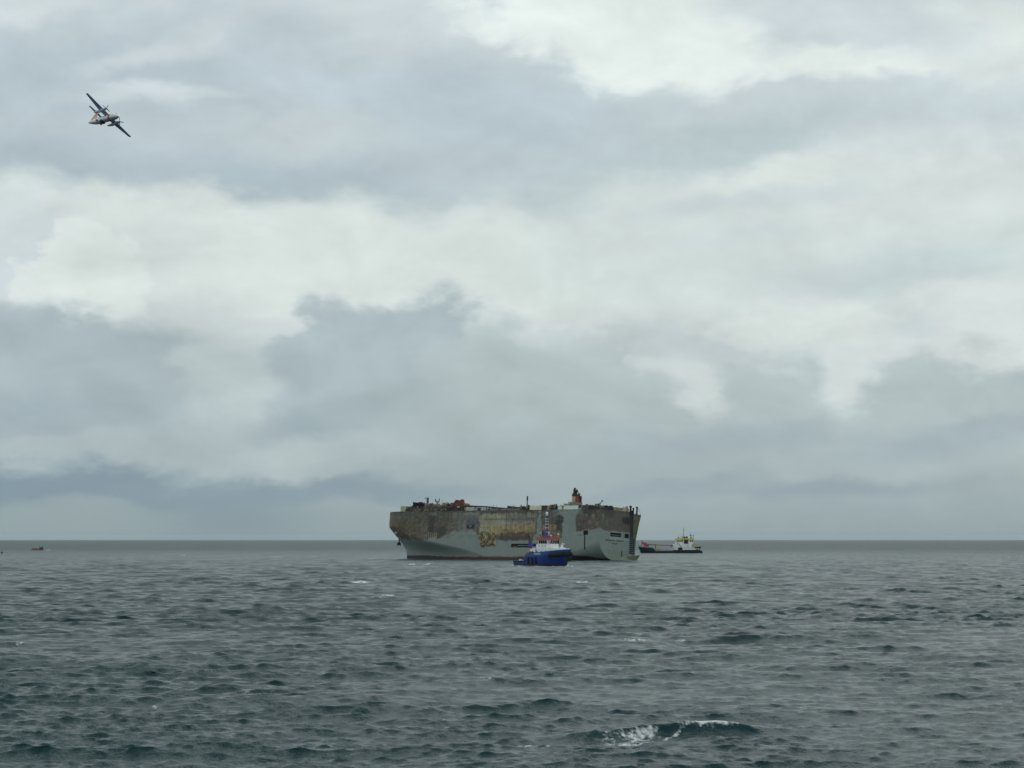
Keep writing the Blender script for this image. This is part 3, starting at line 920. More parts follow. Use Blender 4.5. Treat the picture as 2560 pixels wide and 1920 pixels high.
def build_ship_hull():
    NS, NZ = 500, 90
    s = np.linspace(0, 1, NS) ** 1.0
    zz = np.linspace(-4.5, SHIP_H, NZ)
    S, Zg = np.meshgrid(s, zz, indexing='ij')
    X = hull_x(S, Zg)
    Bp = hull_half(X, Zg)
    # the starboard run keeps more beam low down, below the quarter ramp
    Bs = np.maximum(Bp, np.where(X < 60, SHIP_B * np.sqrt(np.clip(1 - np.clip((4.5 - Zg) / 6.0, 0, 1) ** 2, 0, 1)), 0) * np.clip(1 - X / 60, 0, 1))
    # plating buckled by the heat
    buck = (fbm(X * 0.5, Zg * 0.55, 3, 55) - 0.5) * 0.5 + (vnoise(X * 1.3, Zg * 1.0, 5) - 0.5) * 0.16
    hot = np.clip((Zg - 12.5) / 3.0, 0, 1) * np.clip((190 - X) / 15, 0, 1) * np.clip(1 - np.abs(X - 25.5) / 6, 0, 1).__rsub__(1)
    Bp = Bp + buck * hot * np.clip(Bp / 4, 0, 1)
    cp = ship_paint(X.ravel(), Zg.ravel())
    verts = [np.stack([X, Bp, Zg], -1).reshape(-1, 3), np.stack([X, -Bs, Zg], -1).reshape(-1, 3)]
    cols = [cp, cp]
    xm, zm = (X[:-1, :-1] + X[1:, 1:]) / 2, (Zg[:-1, :-1] + Zg[1:, 1:]) / 2
    hole = ((xm > 58.4) & (xm < 74.7) & (zm > 7.5) & (zm < 9.9)) | ((xm > 9.7) & (xm < 13.3) & (zm > 15.8) & (zm < 18.5)) | ((xm > 11.9) & (xm < 12.75) & (zm > 6.2) & (zm < 15.8))
    faces = [quad_grid(NS, NZ, ~hole)[:, ::-1], quad_grid(NS, NZ, None, NS * NZ)]
    # transom
    off = 2 * NS * NZ
    NT_ = 96
    t = np.linspace(0, 1, NT_)
    T, Z2 = np.meshgrid(t, zz, indexing='ij')
    yl, yr = -Bs[0][None, :], Bp[0][None, :]
    Y2 = yl + (yr - yl) * T
    bul = (fbm(Y2 * 0.45 + 3, Z2 * 0.5, 3, 66) - 0.5) * 0.5 * np.clip((Z2 - 19) / 3, 0, 1) * np.sin(math.pi * T)
    verts.append(np.stack([bul, Y2, Z2], -1).reshape(-1, 3))
    cols.append(ship_paint(Y2.ravel(), Z2.ravel(), True))
    ym, z2m = (Y2[:-1, :-1] + Y2[1:, 1:]) / 2, (Z2[:-1, :-1] + Z2[1:, 1:]) / 2
    hole2 = ((ym > -6.2) & (ym < 5.3) & (z2m > 15.35) & (z2m < 17.9)) | ((ym > -14.4) & (ym < -9.8) & (z2m > 15.1) & (z2m < 17.9))
    faces.append(quad_grid(NT_, NZ, ~hole2, off))
    co = np.vstack(verts).astype(np.float32)
    cl = np.vstack(cols)
    q = np.vstack(faces)
    me = bpy.data.meshes.new('hull')
    me.vertices.add(len(co))
    me.vertices.foreach_set('co', co.ravel())
    me.loops.add(q.size)
    me.loops.foreach_set('vertex_index', q.ravel().astype(np.int32))
    me.polygons.add(len(q))
    me.polygons.foreach_set('loop_start', (np.arange(len(q)) * 4).astype(np.int32))
    me.polygons.foreach_set('use_smooth', np.ones(len(q), bool))
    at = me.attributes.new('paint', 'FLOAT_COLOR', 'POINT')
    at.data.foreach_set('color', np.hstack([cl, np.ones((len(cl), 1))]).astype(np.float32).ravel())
    me.update(calc_edges=True)
    me.materials.append(attr_paint('ship_hull_paint'))
    o = bpy.data.objects.new('hull', me)
    scn.collection.objects.link(o)
    o.parent = ship
    # weather deck closing the top
    top = [(float(hull_x(np.array(a), np.array(SHIP_H))), float(b)) for a, b in zip(s[::6], Bp[::6, -1])]
    top.append((float(X[-1, -1]), 0.0))
    poly = top + [(x, -y) for x, y in top[::-1] if y > 0.01]
    MB().prism(poly, 'z', SHIP_H - 0.5, SHIP_H - 0.15).build('weather_deck', SOOT, ship)
    return o


build_ship_hull()


def S(name, mb, mat, label=None, smooth=False, parent=None):
    return mb.build(name, mat, parent or ship, smooth, label)


# openings in the shell
S('side_opening', MB().box(58.2, 74.9, 13.2, 15.5, 7.3, 10.1), DARKIN, 'long dark opening low in the port side')
S('opening_rail', MB().box(60.0, 69.0, 15.55, 15.75, 8.5, 9.05), paint('pale_grey_bar', (132, 128, 136), 0.6))
S('opening_debris', MB().box(69.3, 73.6, 15.55, 15.9, 7.7, 8.6), paint('olive_scrap', (96, 86, 44), 0.7))
S('pilot_door', MB().box(9.5, 13.5, 12.0, 15.4, 15.6, 18.7), DARKIN, 'square dark door opening aft in the port side')
S('pilot_ladder_groove', MB().box(11.8, 12.85, 9.0, 14.9, 6.0, 15.7), paint('dark_green_groove', (44, 60, 54), 0.7))
S('mooring_opening', MB().box(0.5, 3.0, -6.4, 5.5, 15.2, 18.1), DARKIN, 'wide dark mooring opening in the stern')
S('mooring_opening', MB().box(0.5, 3.0, -14.6, -9.6, 14.9, 18.1), DARKIN, 'small dark mooring opening in the stern')
S('opening_bar', MB().box(0.2, 0.4, -6.2, 5.3, 16.2, 16.55), GREY)
S('stern_slot', MB().box(-0.09, 0.2, -7.9, -6.9, 2.8, 6.5), paint('dark_green_groove', (44, 60, 54), 0.7))
INK = paint('dark_lettering', (42, 58, 56), 0.6)
for word, yy, ww in (('FREMANTLE', 5.0, 10.2), ('HIGHWAY', -5.2, 8.0)):
    lettering('stern_lettering', word, 1.5, INK, ship, frame((-0.07, yy, 12.75), (0, -1, 0), (0, 0, 1)), ww)
lettering('home_port', 'PANAMA', 1.1, INK, ship, frame((-0.07, 0.0, 10.8), (0, -1, 0), (0, 0, 1)), 6.2)

# quarter ramp on the starboard corner
qd = np.array([-0.75, -0.66])
qn = np.array([0.66, -0.75])


def quarter(poly, t0, t1, base=(0.0, -15.2)):
    """polygon of (distance along the quarter, height), given thickness across it"""
    vs = []
    for t in (t0, t1):
        for d, z in poly:
            vs.append((base[0] + qd[0] * d + qn[0] * t, base[1] + qd[1] * d + qn[1] * t, z))
    n = len(poly)
    return MB().add(vs, [tuple(range(n))[::-1], tuple(range(n, 2 * n))] + [(i, (i + 1) % n, n + (i + 1) % n, n + i) for i in range(n)])


OLIVE = paint('scorched_olive_ramp', (106, 104, 84), 0.8, 0.25, 0.4, grime=0.6, grime_rgb=(84, 80, 76))
ramp = S('quarter_ramp', quarter([(2.3, 14.5), (4.3, 14.8), (5.6, 22.5), (7.2, 30.1), (7.0, 30.5), (2.3, 31.0)], 0.0, 1.3), OLIVE, 'olive scorched quarter ramp folded up at the stern')
S('ramp_patch', quarter([(5.0, 21.5), (5.7, 24.0), (5.2, 25.6), (4.2, 25.0), (4.2, 22.0)], -0.06, -0.005), paint('mustard_paint', (120, 112, 56), 0.7), parent=ramp)
S('ramp_tower', quarter([(-0.4, 5.0), (3.6, 4.6), (3.9, 16.2), (2.2, 33.2), (-0.4, 33.4)], 0.1, 1.15), paint('sooted_ramp_frame', (52, 52, 56), 0.75, 0.2), 'dark ramp frame with pale rungs at the stern corner')
for k in range(8):
    z = 5.6 + k * 1.35
    S('ramp_rung', quarter([(-0.2, z), (2.7, z - 0.1), (2.7, z + 0.32), (-0.2, z + 0.42)], -0.2, 0.09), paint('rung_grey', (96, 110, 108), 0.6))
S('ramp_rail', quarter([(2.9, 4.6), (3.7, 4.6), (4.3, 16.0), (3.4, 16.0)], -0.25, 0.09), paint('rail_grey_green', (96, 112, 110), 0.6))
S('ramp_foot', MB().hexa([(0.9, -17.0, -1.5), (-3.0, -18.4, -0.6), (-1.2, -4.0, -1.5), (0.9, -3.0, -1.5)], [(0.9, -17.6, 5.0), (-5.6, -19.6, 4.3), (-0.5, -11.0, 2.6), (0.9, -8.0, 3.0)]),
  paint('worn_sponson_paint', (128, 134, 118), 0.7, 0.2, 0.4, grime=0.5, grime_rgb=(92, 86, 64)), 'worn sponson under the quarter ramp')
for d, z, r in ((0.2, 36.2, 0.75), (2.0, 35.0, 0.55), (4.3, 35.8, 0.6)):
    b = np.array([0.0, -15.2]) + qd * d
    S('ramp_post', MB().tube((b[0], b[1], 30.5), (b[0] - 0.2 * d * 0.3, b[1], z), r, r * 0.8, 8).ball((b[0], b[1], z - 0.6), r * 1.25, 8, 5), BLACK, smooth=True)
S('ramp_wire', MB().tube((-4.2, -18.4, 35.0), (-5.4, -19.8, 30.5), 0.12), GREY)

# bow gear
ay = float(hull_half(np.array(190.6), np.array(13.2)))
S('anchor', MB().tube((190.6, ay + 0.5, 14.2), (190.8, ay + 0.75, 10.2), 0.42).prism([(ay - 0.9, 9.0), (ay + 0.6, 10.0), (ay + 2.1, 9.0), (ay + 1.9, 10.9), (ay + 0.6, 11.7), (ay - 0.7, 10.9)], 'x', 190.3, 191.4), BLACK, 'dark anchor hanging below the port bow')
S('anchor_pocket', MB().tube((190.4, ay - 1.0, 14.4), (190.7, ay + 0.45, 14.0), 1.1, 1.25, 10), paint('dark_pocket', (52, 58, 60), 0.8))
S('bow_fairlead', MB().torus((184.2, 14.15, 17.3), 0.75, 0.3, 'y').tube((184.2, 13.0, 17.3), (184.2, 14.1, 17.3), 0.7, 0.7, 10), PALE, 'pale round fairlead in the scorched bow')

# ------------------------------------------------ what is left above the shell
T0 = SHIP_H
rnd = random.Random(4)
XP = lambda px: float(np.interp(px, [980, 1010, 1075, 1210, 1323, 1440, 1499], [196, 177, 150, 100, 60, 20, 0.5]))
XQ = lambda px, y: XP(px - (16.0 - y) * 2.35)
ZP = lambda px, y: T0 + (np.interp(px, [980, 1075, 1323, 1499], [1279.5, 1277.8, 1275.2, 1272.5]) - y) / np.interp(px, [980, 1499], [3.5, 3.88])


def bxp(px0, px1, y0, y1, yy0=10.0, yy1=15.2):
    m = (px0 + px1) / 2
    return MB().box(XQ(px1, yy1), XQ(px0, yy1), yy0, yy1, float(ZP(m, y1)) if y1 < 1279 else T0 - 0.3, float(ZP(m, y0)))


S('deck_house', MB().box(XQ(1132, 12.4), XQ(1020, 12.4), -13, 12.4, T0 - 0.3, T0 + 3.5), paint('burnt_house_wall', (84, 78, 76), 0.8, 0.35, 0.35, grime=0.7, grime_rgb=(58, 54, 50)), 'burnt accommodation block above the bow')
S('house_corner', MB().box(XQ(1020, 12.2), XQ(1011, 12.2), -12.5, 12.2, T0 - 0.3, T0 + 3.9), paint('yellowed_corner_plate', (178, 180, 148), 0.7, 0.2, 0.6, grime=0.6, grime_rgb=(150, 110, 84)))
for p0, p1, y0, y1, m in ((1026, 1031, 1268, 1279, SOOT2), (1042, 1049, 1271, 1279, GREY), (1062, 1096, 1271, 1276, paint('grey_ribbed_plate', (126, 122, 116), 0.7)), (1100, 1106, 1272, 1279, SOOT2),
                          (1036, 1058, 1264, 1268, BLACK), (1108, 1132, 1268, 1278, BLACK)):
    S('house_plate', bxp(p0, p1, y0, y1, 12.41, 12.75), m)
# charred railings and lumps of plating along the roof of the house
mb = MB()
for k in range(30):
    px = 1034 + k * 1.1
    h = rnd.uniform(1.0, 3.4) if 1036 < px < 1062 else 0.8
    mb.box(XQ(px, 10) - 0.18, XQ(px, 10) + 0.16, 9.0, 10 + rnd.uniform(0, 1.5), T0 + 3.4, T0 + 3.6 + h)
mb.box(XQ(1066, 10), XQ(1036, 10), 8.5, 10, T0 + 3.4, T0 + 4.6)
o = S('charred_railing', mb, BLACK)
mb = MB()
for k in range(70):
    px = rnd.uniform(1066, 1138)
    y = rnd.uniform(4, 11.5)
    x = XQ(px, y)
    a, h = rnd.uniform(0.3, 1.3), rnd.uniform(0.6, 3.0)
    mb.hexa([(x - a, y - a, T0 + 3.4), (x + a, y - a, T0 + 3.4), (x + a, y + a, T0 + 3.4), (x - a, y + a, T0 + 3.4)],
            [(x - a * rnd.uniform(.2, 1), y - a * .6, T0 + 3.4 + h), (x + a * rnd.uniform(.2, 1), y - a * .7, T0 + 3.4 + h * rnd.uniform(.5, 1)), (x + a * .6, y + a * .7, T0 + 3.4 + h), (x - a * .6, y + a, T0 + 3.4 + h * .8)])
o = S('roof_wreckage', mb, paint('olive_wreckage', (120, 118, 92), 0.8, 0.4, 0.5, grime=0.6, grime_rgb=(52, 48, 42)))
o['kind'] = 'stuff'
for px, y, r, m in ((1078, 1259, 1.0, SOOT2), (1120, 1261, 1.1, BLACK), (1097, 1264, 0.8, TAN), (1128, 1258, 0.9, SOOT2), (1051, 1266, 0.8, PALE), (1121, 1268, 0.7, PALE)):
    x, z = XQ(px, 11.5), float(ZP(px, y))
    S('vent_cowl', MB().tube((x, 11.5, T0 + 3.3), (x, 11.5, z - 0.3), r * 0.7, r * 0.6, 8).tube((x, 11.5, z - 0.5), (x, 11.5, z + 0.5), r, r * 0.8, 8), m, smooth=True)
# masts on the house
DK = paint('dark_blue_grey_steel', (44, 56, 66), 0.6)
x = XQ(1070, 6)
S('signal_mast', MB().box(x - 0.45, x + 0.45, 5.6, 6.5, T0 + 3.4, T0 + 10.2).box(x - 0.3, x + 2.9, 5.8, 6.2, T0 + 9.6, T0 + 10.0).tube((x + 2.2, 6, T0 + 9.8), (x + 1.3, 6, T0 + 7.6), 0.16).tube((x + 1.3, 6, T0 + 7.6), (x + 0.3, 6, T0 + 5.2), 0.14), DK, 'gallows shaped mast above the burnt bridge')
x = XQ(1092, 5)
S('radar_mast', MB().tube((x, 5, T0 + 3.4), (x, 5, T0 + 6.4), 0.65, 0.45).tube((x, 5, T0 + 6.2), (x + 1.8, 5, T0 + 7.8), 0.32).tube((x, 5, T0 + 6.2), (x - 1.8, 5, T0 + 7.6), 0.32)
  .tube((x + 1.7, 5, T0 + 7.4), (x + 1.7, 5, T0 + 9.0), 0.45).tube((x - 1.7, 5, T0 + 7.4), (x - 2.0, 5, T0 + 9.6), 0.25).box(x - 1.2, x + 1.2, 4.7, 5.3, T0 + 7.2, T0 + 7.6), DK, 'forked radar mast above the burnt bridge')
for px, yt, r in ((1103, 1245, 0.13), (1110, 1249, 0.1), (1115, 1251, 0.1), (1031, 1258, 0.1)):
    S('antenna', MB().tube((XQ(px, 5), 5, T0 + 3.4), (XQ(px, 5), 5, float(ZP(px, yt))), r, r * 0.8, 6), GREY)
# rust orange house and what hangs round it
S('rusted_winch_house', MB().box(XQ(1153, 13), XQ(1136, 13), 9.5, 13.5, T0 + 3.6, T0 + 6.4).box(XQ(1140.5, 13), XQ(1138, 13), 10, 13, T0 + 6.4, T0 + 7.7).box(XQ(1148.5, 13), XQ(1144, 13), 10, 13, T0 + 6.4, T0 + 7.4).box(XQ(1153, 13), XQ(1151, 13), 10, 13, T0 + 6.4, T0 + 8.0), RUST, 'rust orange house with a ragged top on the deck edge')
S('scorched_bulkhead', MB().box(XQ(1166, 13), XQ(1131, 13), 3, 13.6, T0 - 0.3, T0 + 3.58), paint('scorched_bulkhead_paint', (58, 52, 52), 0.8, 0.3))
S('rusted_bracket', MB().hexa([(XQ(1160, 13), 6, T0 + 3.6), (XQ(1153, 13), 6, T0 + 3.6), (XQ(1153, 13), 12, T0 + 3.6), (XQ(1160, 13), 12, T0 + 3.6)], [(XQ(1157, 13), 6, T0 + 5.0), (XQ(1153.2, 13), 6, T0 + 5.6), (XQ(1153.2, 13), 12, T0 + 5.6), (XQ(1157, 13), 12, T0 + 5.0)]), RUST)
S('house_light', MB().box(XQ(1151, 13), XQ(1145, 13), 13.7, 13.9, T0 + 2.4, T0 + 3.2), PALE)
S('davit_knob', MB().ball((XQ(1134.5, 13), 11, T0 + 6.6), 1.0, 8, 6).tube((XQ(1134.5, 13), 11, T0 + 3.4), (XQ(1134.5, 13), 11, T0 + 6), 0.4), DK, smooth=True)
# sagging beam, pale panels and collapsed deck plates amidships
pts = [(XQ(p, 14.6), 14.6, float(ZP(p, y))) for p, y in ((1162, 1264.5), (1190, 1266), (1216, 1267), (1240, 1269.5), (1266, 1271.5))]
S('sagging_beam', MB().path(pts, 0.55, 6), paint('dark_beam', (48, 54, 58), 0.7), 'long dark beam sagging along the deck edge')
for p0, p1, y0, y1, m, lab in ((1165, 1186, 1268, 1277.5, PALE, 'pale panel standing under the sagging beam'), (1202, 1213, 1270, 1277, PALE, 'pale panel beside the peeled plating'),
                               (1324, 1353, 1265, 1275.8, paint('yellowed_white_panel', (226, 228, 196), 0.6, 0.1, 0.4, grime=0.3, grime_rgb=(150, 140, 100)), 'cream panel at the head of the narrow grey strip'),
                               (1368, 1373.5, 1266, 1275.5, TAN, 'narrow tan post on the deck edge'), (1394.5, 1404, 1264.5, 1275, paint('dull_white_panel', (226, 230, 222), 0.6, 0.08, 0.4), 'small white panel on the deck edge'),
                               (1409.5, 1444, 1264.2, 1274.8, paint('white_bulwark_panel', (236, 242, 232), 0.55, 0.06, 0.4, grime=0.2, grime_rgb=(170, 172, 160)), 'long white panel at the head of the wide grey strip')):
    S('bulwark_panel', bxp(p0, p1, y0, y1 if y1 < 1275 else 1280, 15.3, 15.9), m, lab)
for p0, p1, y0, m in ((1186, 1194, 1269, GREYP), (1194, 1202, 1269, SOOT), (1213, 1240, 1271.5, GREY), (1240, 1300, 1271.5, paint('grey_ribbed_plate', (126, 122, 116), 0.7)), (1300, 1324, 1273, SOOT),
                      (1353, 1368, 1264, SOOT), (1374, 1394.5, 1268, BLACK), (1404, 1409.5, 1267, GREYP), (1444, 1453, 1267, GREYP), (1453, 1470, 1266, SOOT2), (1470, 1482, 1264.5, BLACK), (1482, 1499, 1268, SOOT)):
    S('bulwark_plate', bxp(p0, p1, y0, 1280, 14.6, 15.5), m)
DKG = paint('dark_green_black_plate', (48, 54, 48), 0.75, 0.3)
S('collapsed_plate', MB().hexa([(XQ(1303, 14), 8, float(ZP(1303, 1272))), (XQ(1269, 14), 8, float(ZP(1269, 1272))), (XQ(1269, 14), 14.4, float(ZP(1269, 1272))), (XQ(1303, 14), 14.4, float(ZP(1303, 1272)))],
  [(XQ(1303, 14), 9, float(ZP(1303, 1268.5))), (XQ(1269, 14), 9, float(ZP(1269, 1264.5))), (XQ(1269, 14), 14.4, float(ZP(1269, 1264.5))), (XQ(1303, 14), 14.4, float(ZP(1303, 1268.5)))]), DKG, 'tilted dark deck plate amidships')
S('collapsed_plate', MB().hexa([(XQ(1323, 14), 8, T0), (XQ(1303, 14), 8, T0), (XQ(1303, 14), 14.5, T0), (XQ(1323, 14), 14.5, T0)],
  [(XQ(1324, 14), 9, float(ZP(1323, 1265.8))), (XQ(1302, 14), 9, float(ZP(1303, 1267.4))), (XQ(1302, 14), 14.5, float(ZP(1303, 1267.4))), (XQ(1324, 14), 14.5, float(ZP(1323, 1265.8)))]), DKG, 'upright dark deck plate beside the cream panel')
x = XQ(1317, 8)
S('deck_mast', MB().tube((x, 8, T0), (x, 8, T0 + 9.4), 0.42, 0.3, 8).tube((x, 8, T0 + 6.8), (x, 8, T0 + 9.7), 0.55, 0.5, 8).box(x - 0.5, x + 0.5, 7.5, 8.5, T0 + 3.0, T0 + 3.3), DK, 'thin mast standing alone amidships')
mb = MB()
for k in range(16):
    px = rnd.uniform(1374, 1394)
    x, h = XQ(px, 13.5), rnd.uniform(0.3, 1.6)
    mb.box(x - 0.5, x + 0.5, 12, 14, T0 + 0.5, T0 + 1.3 + h)
for px0, px1, base in ((1353, 1367, 1.7), (1455, 1500, 1.4), (1505, 1528, 1.6)):
    for k in range(14):
        px = rnd.uniform(px0, px1)
        x, h = (XQ(px, 13) if px < 1499 else 0.5 + (1528 - px) * 0.05), rnd.uniform(0.2, 1.3)
        yy = 13.5 if px < 1499 else 16 - (px - 1499) * 0.4
        mb.box(x - 0.6, x + 0.6, yy - 1.5, yy, T0 + 0.5, T0 + base + h)
o = S('deck_edge_wreckage', mb, BLACK)
o['kind'] = 'stuff'
# funnel
fx0, fx1, fy0, fy1 = 24.4, 28.0, 5.6, 11.0
fun = S('funnel_base', MB().box(fx0 - 0.4, fx1 + 0.8, fy0 - 0.6, fy1 + 0.6, T0, T0 + 4.9), paint('funnel_base_grey', (128, 134, 126), 0.7, 0.2, 0.4, grime=0.5, grime_rgb=(84, 80, 72)))
S('funnel_deck_house', MB().box(fx1 + 0.8, fx1 + 6.0, fy0, fy1 + 0.9, T0, T0 + 4.0).box(fx1 + 1.0, fx1 + 2.6, fy0, fy1 + 0.5, T0 + 4.0, T0 + 5.2), paint('olive_house', (156, 158, 126), 0.7, 0.25, 0.5, grime=0.6, grime_rgb=(90, 90, 60)), 'olive house beside the funnel')
funnel = S('funnel', MB().hexa([(fx0, fy0, T0 + 4.9), (fx1, fy0, T0 + 4.9), (fx1, fy1, T0 + 4.9), (fx0, fy1, T0 + 4.9)], [(fx0 + 0.4, fy0 + 0.2, T0 + 9.0), (fx1 - 0.3, fy0 + 0.2, T0 + 9.0), (fx1 - 0.3, fy1, T0 + 9.9), (fx0 + 0.4, fy1, T0 + 9.9)]),
           paint('funnel_red', (150, 58, 42), 0.65, 0.25, 0.35, grime=0.75, grime_rgb=(70, 42, 40)), 'red funnel with scorched sides and black pipes')
S('funnel_side_plate', MB().box(fx0 + 0.6, fx1 - 0.2, fy1 + 0.01, fy1 + 0.16, T0 + 5.0, T0 + 8.6), paint('funnel_side_tan', (190, 170, 128), 0.7, 0.25, 0.5, grime=0.8, grime_rgb=(124, 84, 60)), parent=funnel)
lettering('funnel_letter', 'K', 3.4, paint('funnel_letter_cream', (188, 178, 158), 0.6), funnel, frame((fx0 + 1.9, fy1 + 0.19, T0 + 6.9), (-1, 0, 0), (0, 0, 1)), 2.3)
S('funnel_soot_plate', MB().box(fx0 - 0.25, fx0 + 0.18, fy0 - 0.1, fy0 + 1.4, T0 + 0.5, T0 + 9.2), BLACK, parent=funnel)
S('funnel_cap', MB().hexa([(fx0 + 0.2, fy0, T0 + 8.8), (fx1, fy0, T0 + 8.8), (fx1, fy1 + 0.3, T0 + 9.3), (fx0 + 0.2, fy1 + 0.3, T0 + 9.3)], [(fx0 + 0.5, fy0 + 0.3, T0 + 9.5), (fx1 - 0.5, fy0 + 0.3, T0 + 9.5), (fx1 - 0.6, fy1, T0 + 10.9), (fx0 + 0.5, fy1, T0 + 10.9)]), BLACK, parent=funnel)
for (x, y, z, r, tx) in ((26.8, 10.0, 14.4, 0.8, -0.4), (25.8, 9.4, 13.4, 0.62, -0.5), (26.4, 8.2, 12.6, 0.42, -1.0), (25.6, 7.2, 11.6, 0.36, 0.3), (25.6, 6.4, 11.2, 0.34, -0.5), (26.0, 5.9, 10.4, 0.34, -0.3)):
    S('exhaust_pipe', MB().tube((x, y, T0 + 8.5), (x, y, T0 + z - 1.3), r, r * 0.95, 10).tube((x, y, T0 + z - 1.4), (x + tx, y - 0.2, T0 + z), r * 0.95, r * 0.8, 10), BLACK, parent=funnel, smooth=True)
# aft of the funnel
S('deck_crane', MB().tube((4.2, 13, T0 + 0.5), (4.2, 13, T0 + 2.8), 0.5, 0.4).tube((4.6, 13, T0 + 2.2), (1.2, 12.6, T0 + 5.4), 0.32, 0.2).tube((3.0, 13, T0 + 2.2), (2.4, 12.8, T0 + 4.2), 0.14).box(0.9, 1.7, 12.3, 12.9, T0 + 5.0, T0 + 5.8), DK, 'small jib crane leaning on the stern corner')
S('pale_bulkhead', MB().box(0.6, 2.0, 11.2, 15.2, T0 + 0.2, T0 + 1.9), TAN, 'tan bulkhead on the stern corner')
S('stern_bulkhead', MB().box(0.3, 1.3, 2.4, 15.8, T0 - 0.3, T0 + 1.2).box(0.3, 2.4, 2.0, 6.2, T0 - 0.3, T0 + 2.0), SOOT)
S('stern_house', MB().box(0.4, 6.0, -14.2, 1.8, T0 - 0.3, T0 + 2.1), paint('tan_stern_house', (156, 140, 100), 0.75, 0.3, 0.3, grime=0.7, grime_rgb=(92, 70, 48)), 'scorched tan house across the stern')
S('stern_house_end', MB().box(0.2, 0.39, -10.8, -8.0, T0 - 0.2, T0 + 2.4), PALE)
for k, yy in enumerate((-9.6, -12.0, -13.2)):
    S('stern_bollard', MB().tube((0.9, yy, T0 + 1.9), (0.9, yy, T0 + 3.0 + 0.3 * k), 0.35, 0.3, 8), SOOT2, smooth=True)
mb, mb2 = MB(), MB()
for k in range(150):
    px = rnd.choice((rnd.uniform(1012, 1165), rnd.uniform(1160, 1325), rnd.uniform(1353, 1408), rnd.uniform(1445, 1498)))
    yy = rnd.uniform(11.5, 15.6)
    x = XQ(px, yy)
    base = T0 + (3.4 if 1015 < px < 1160 and yy < 13 else (2.2 if px > 1300 else 1.4))
    hh = rnd.choice((0.4, 0.5, 0.7, 0.9, 1.5)) * rnd.uniform(0.6, 1.3)
    a = rnd.uniform(0.12, 0.7)
    q = [(x - a, yy - .3, base - 1.2), (x + a, yy - .3, base - 1.2), (x + a, yy + .3, base - 1.2), (x - a, yy + .3, base - 1.2)]
    t = rnd.uniform(-.6, .6)
    (mb if rnd.random() < 0.55 else mb2).hexa(q, [(p[0] + t, p[1], base + hh * rnd.uniform(.5, 1)) for p in q])
for k in range(26):
    px, yy = rnd.uniform(1013, 1500), rnd.uniform(8, 15)
    x = XQ(px, yy)
    mb.tube((x, yy, T0), (x + rnd.uniform(-.3, .3), yy, T0 + rnd.uniform(2.6, 4.8)), 0.11, n=5)
o = S('bent_stanchions', mb, paint('sooted_brown_scrap', (74, 66, 56), 0.8, 0.4))
o['kind'] = 'stuff'
o = S('scorched_scrap', mb2, paint('scorched_tan_scrap', (136, 126, 100), 0.8, 0.4, 0.6, grime=0.6, grime_rgb=(70, 60, 48)))
o['kind'] = 'stuff'
# torn brackets of plating that stick out of the blistered patch
mb = MB()
for k in range(60):
    x, z = rnd.uniform(89.5, 103.5), rnd.uniform(8.6, 15.8)
    a = rnd.uniform(0.15, 0.6)
    mb.hexa([(x - a, 15.95, z - a), (x + a, 15.95, z - a * 0.6), (x + a * .8, 15.95, z + a), (x - a, 15.95, z + a * .6)],
            [(x - a * .5, 16.1 + a * rnd.random(), z - a), (x + a * .5, 16.1 + a * rnd.random(), z - a * .5), (x + a * .5, 16.2, z + a * .6), (x - a * .5, 16.2, z + a * .6)])
o = S('torn_plating', mb, paint('torn_plating_paint', (150, 136, 98), 0.8, 0.45, 0.6, grime=0.6, grime_rgb=(54, 46, 38)))
o['kind'] = 'stuff'

# ------------------------------------------------------------------ lofted small hulls
def boat_hull(L, B, stem_rake, deck, keel=-1.5, stern_full=0.86, entry=0.32, tuck=0.75, n=26, m=9, x0=0.0, flare=0.15):
    """closed hull from the stern (x = x0) to the stem (x = L); deck(x) gives the sheer"""
    rings = []
    for k in range(n + 1):
        s = k / n
        ring = []
        top = deck(x0 + s * (L - x0))
        for j in range(m):
            w = j / (m - 1)
            z = keel + (top - keel) * w
            zr = np.clip((z - 0.0) / max(top, 0.1), 0, 1)
            xe = L - stem_rake * (1 - zr)
            x = x0 + s * (xe - x0)
            t = np.clip((1 - s) / entry, 0, 1)
            b = B / 2 * (1 - (1 - t) ** 2.2) ** (0.9 - 0.35 * zr) * (stern_full + (1 - stern_full) * min(1, s * 3))
            low = np.clip((z - keel) / (0.6 * top - keel), 0, 1)
            b *= (tuck + (1 - tuck) * low ** 0.6) * (1 - flare * (1 - zr) * (1 - t))
            ring.append((x, max(b, 0.02), z))
        rings.append(ring + [(x, -y, z) for x, y, z in ring[::-1]])
    return MB().loft(rings)


def hull_colours(o, fn):
    me = o.data
    co = np.empty(len(me.vertices) * 3, np.float32)
    me.vertices.foreach_get('co', co)
    co = co.reshape(-1, 3)
    c = np.array([lin(*fn(*p))[:3] for p in co])
    at = me.attributes.new('paint', 'FLOAT_COLOR', 'POINT')
    at.data.foreach_set('color', np.hstack([c, np.ones((len(c), 1))]).astype(np.float32).ravel())


BLUE = paint('tug_blue', (16, 52, 118), 0.4, 0.12, 0.5, grime=0.25, grime_rgb=(20, 40, 80))
BLUE2 = paint('tug_mast_blue', (24, 48, 132), 0.45, 0.12)
REDP = paint('tug_red_band', (168, 62, 50), 0.5, 0.12, 0.6, grime=0.3, grime_rgb=(120, 50, 40))
RUBBER = paint('black_rubber', (26, 28, 29), 0.85, 0.2)
BOOT = paint('tug_boot_topping', (66, 36, 38), 0.6, 0.2)
ORANGE = paint('buoyant_orange', (196, 96, 56), 0.6, 0.15)

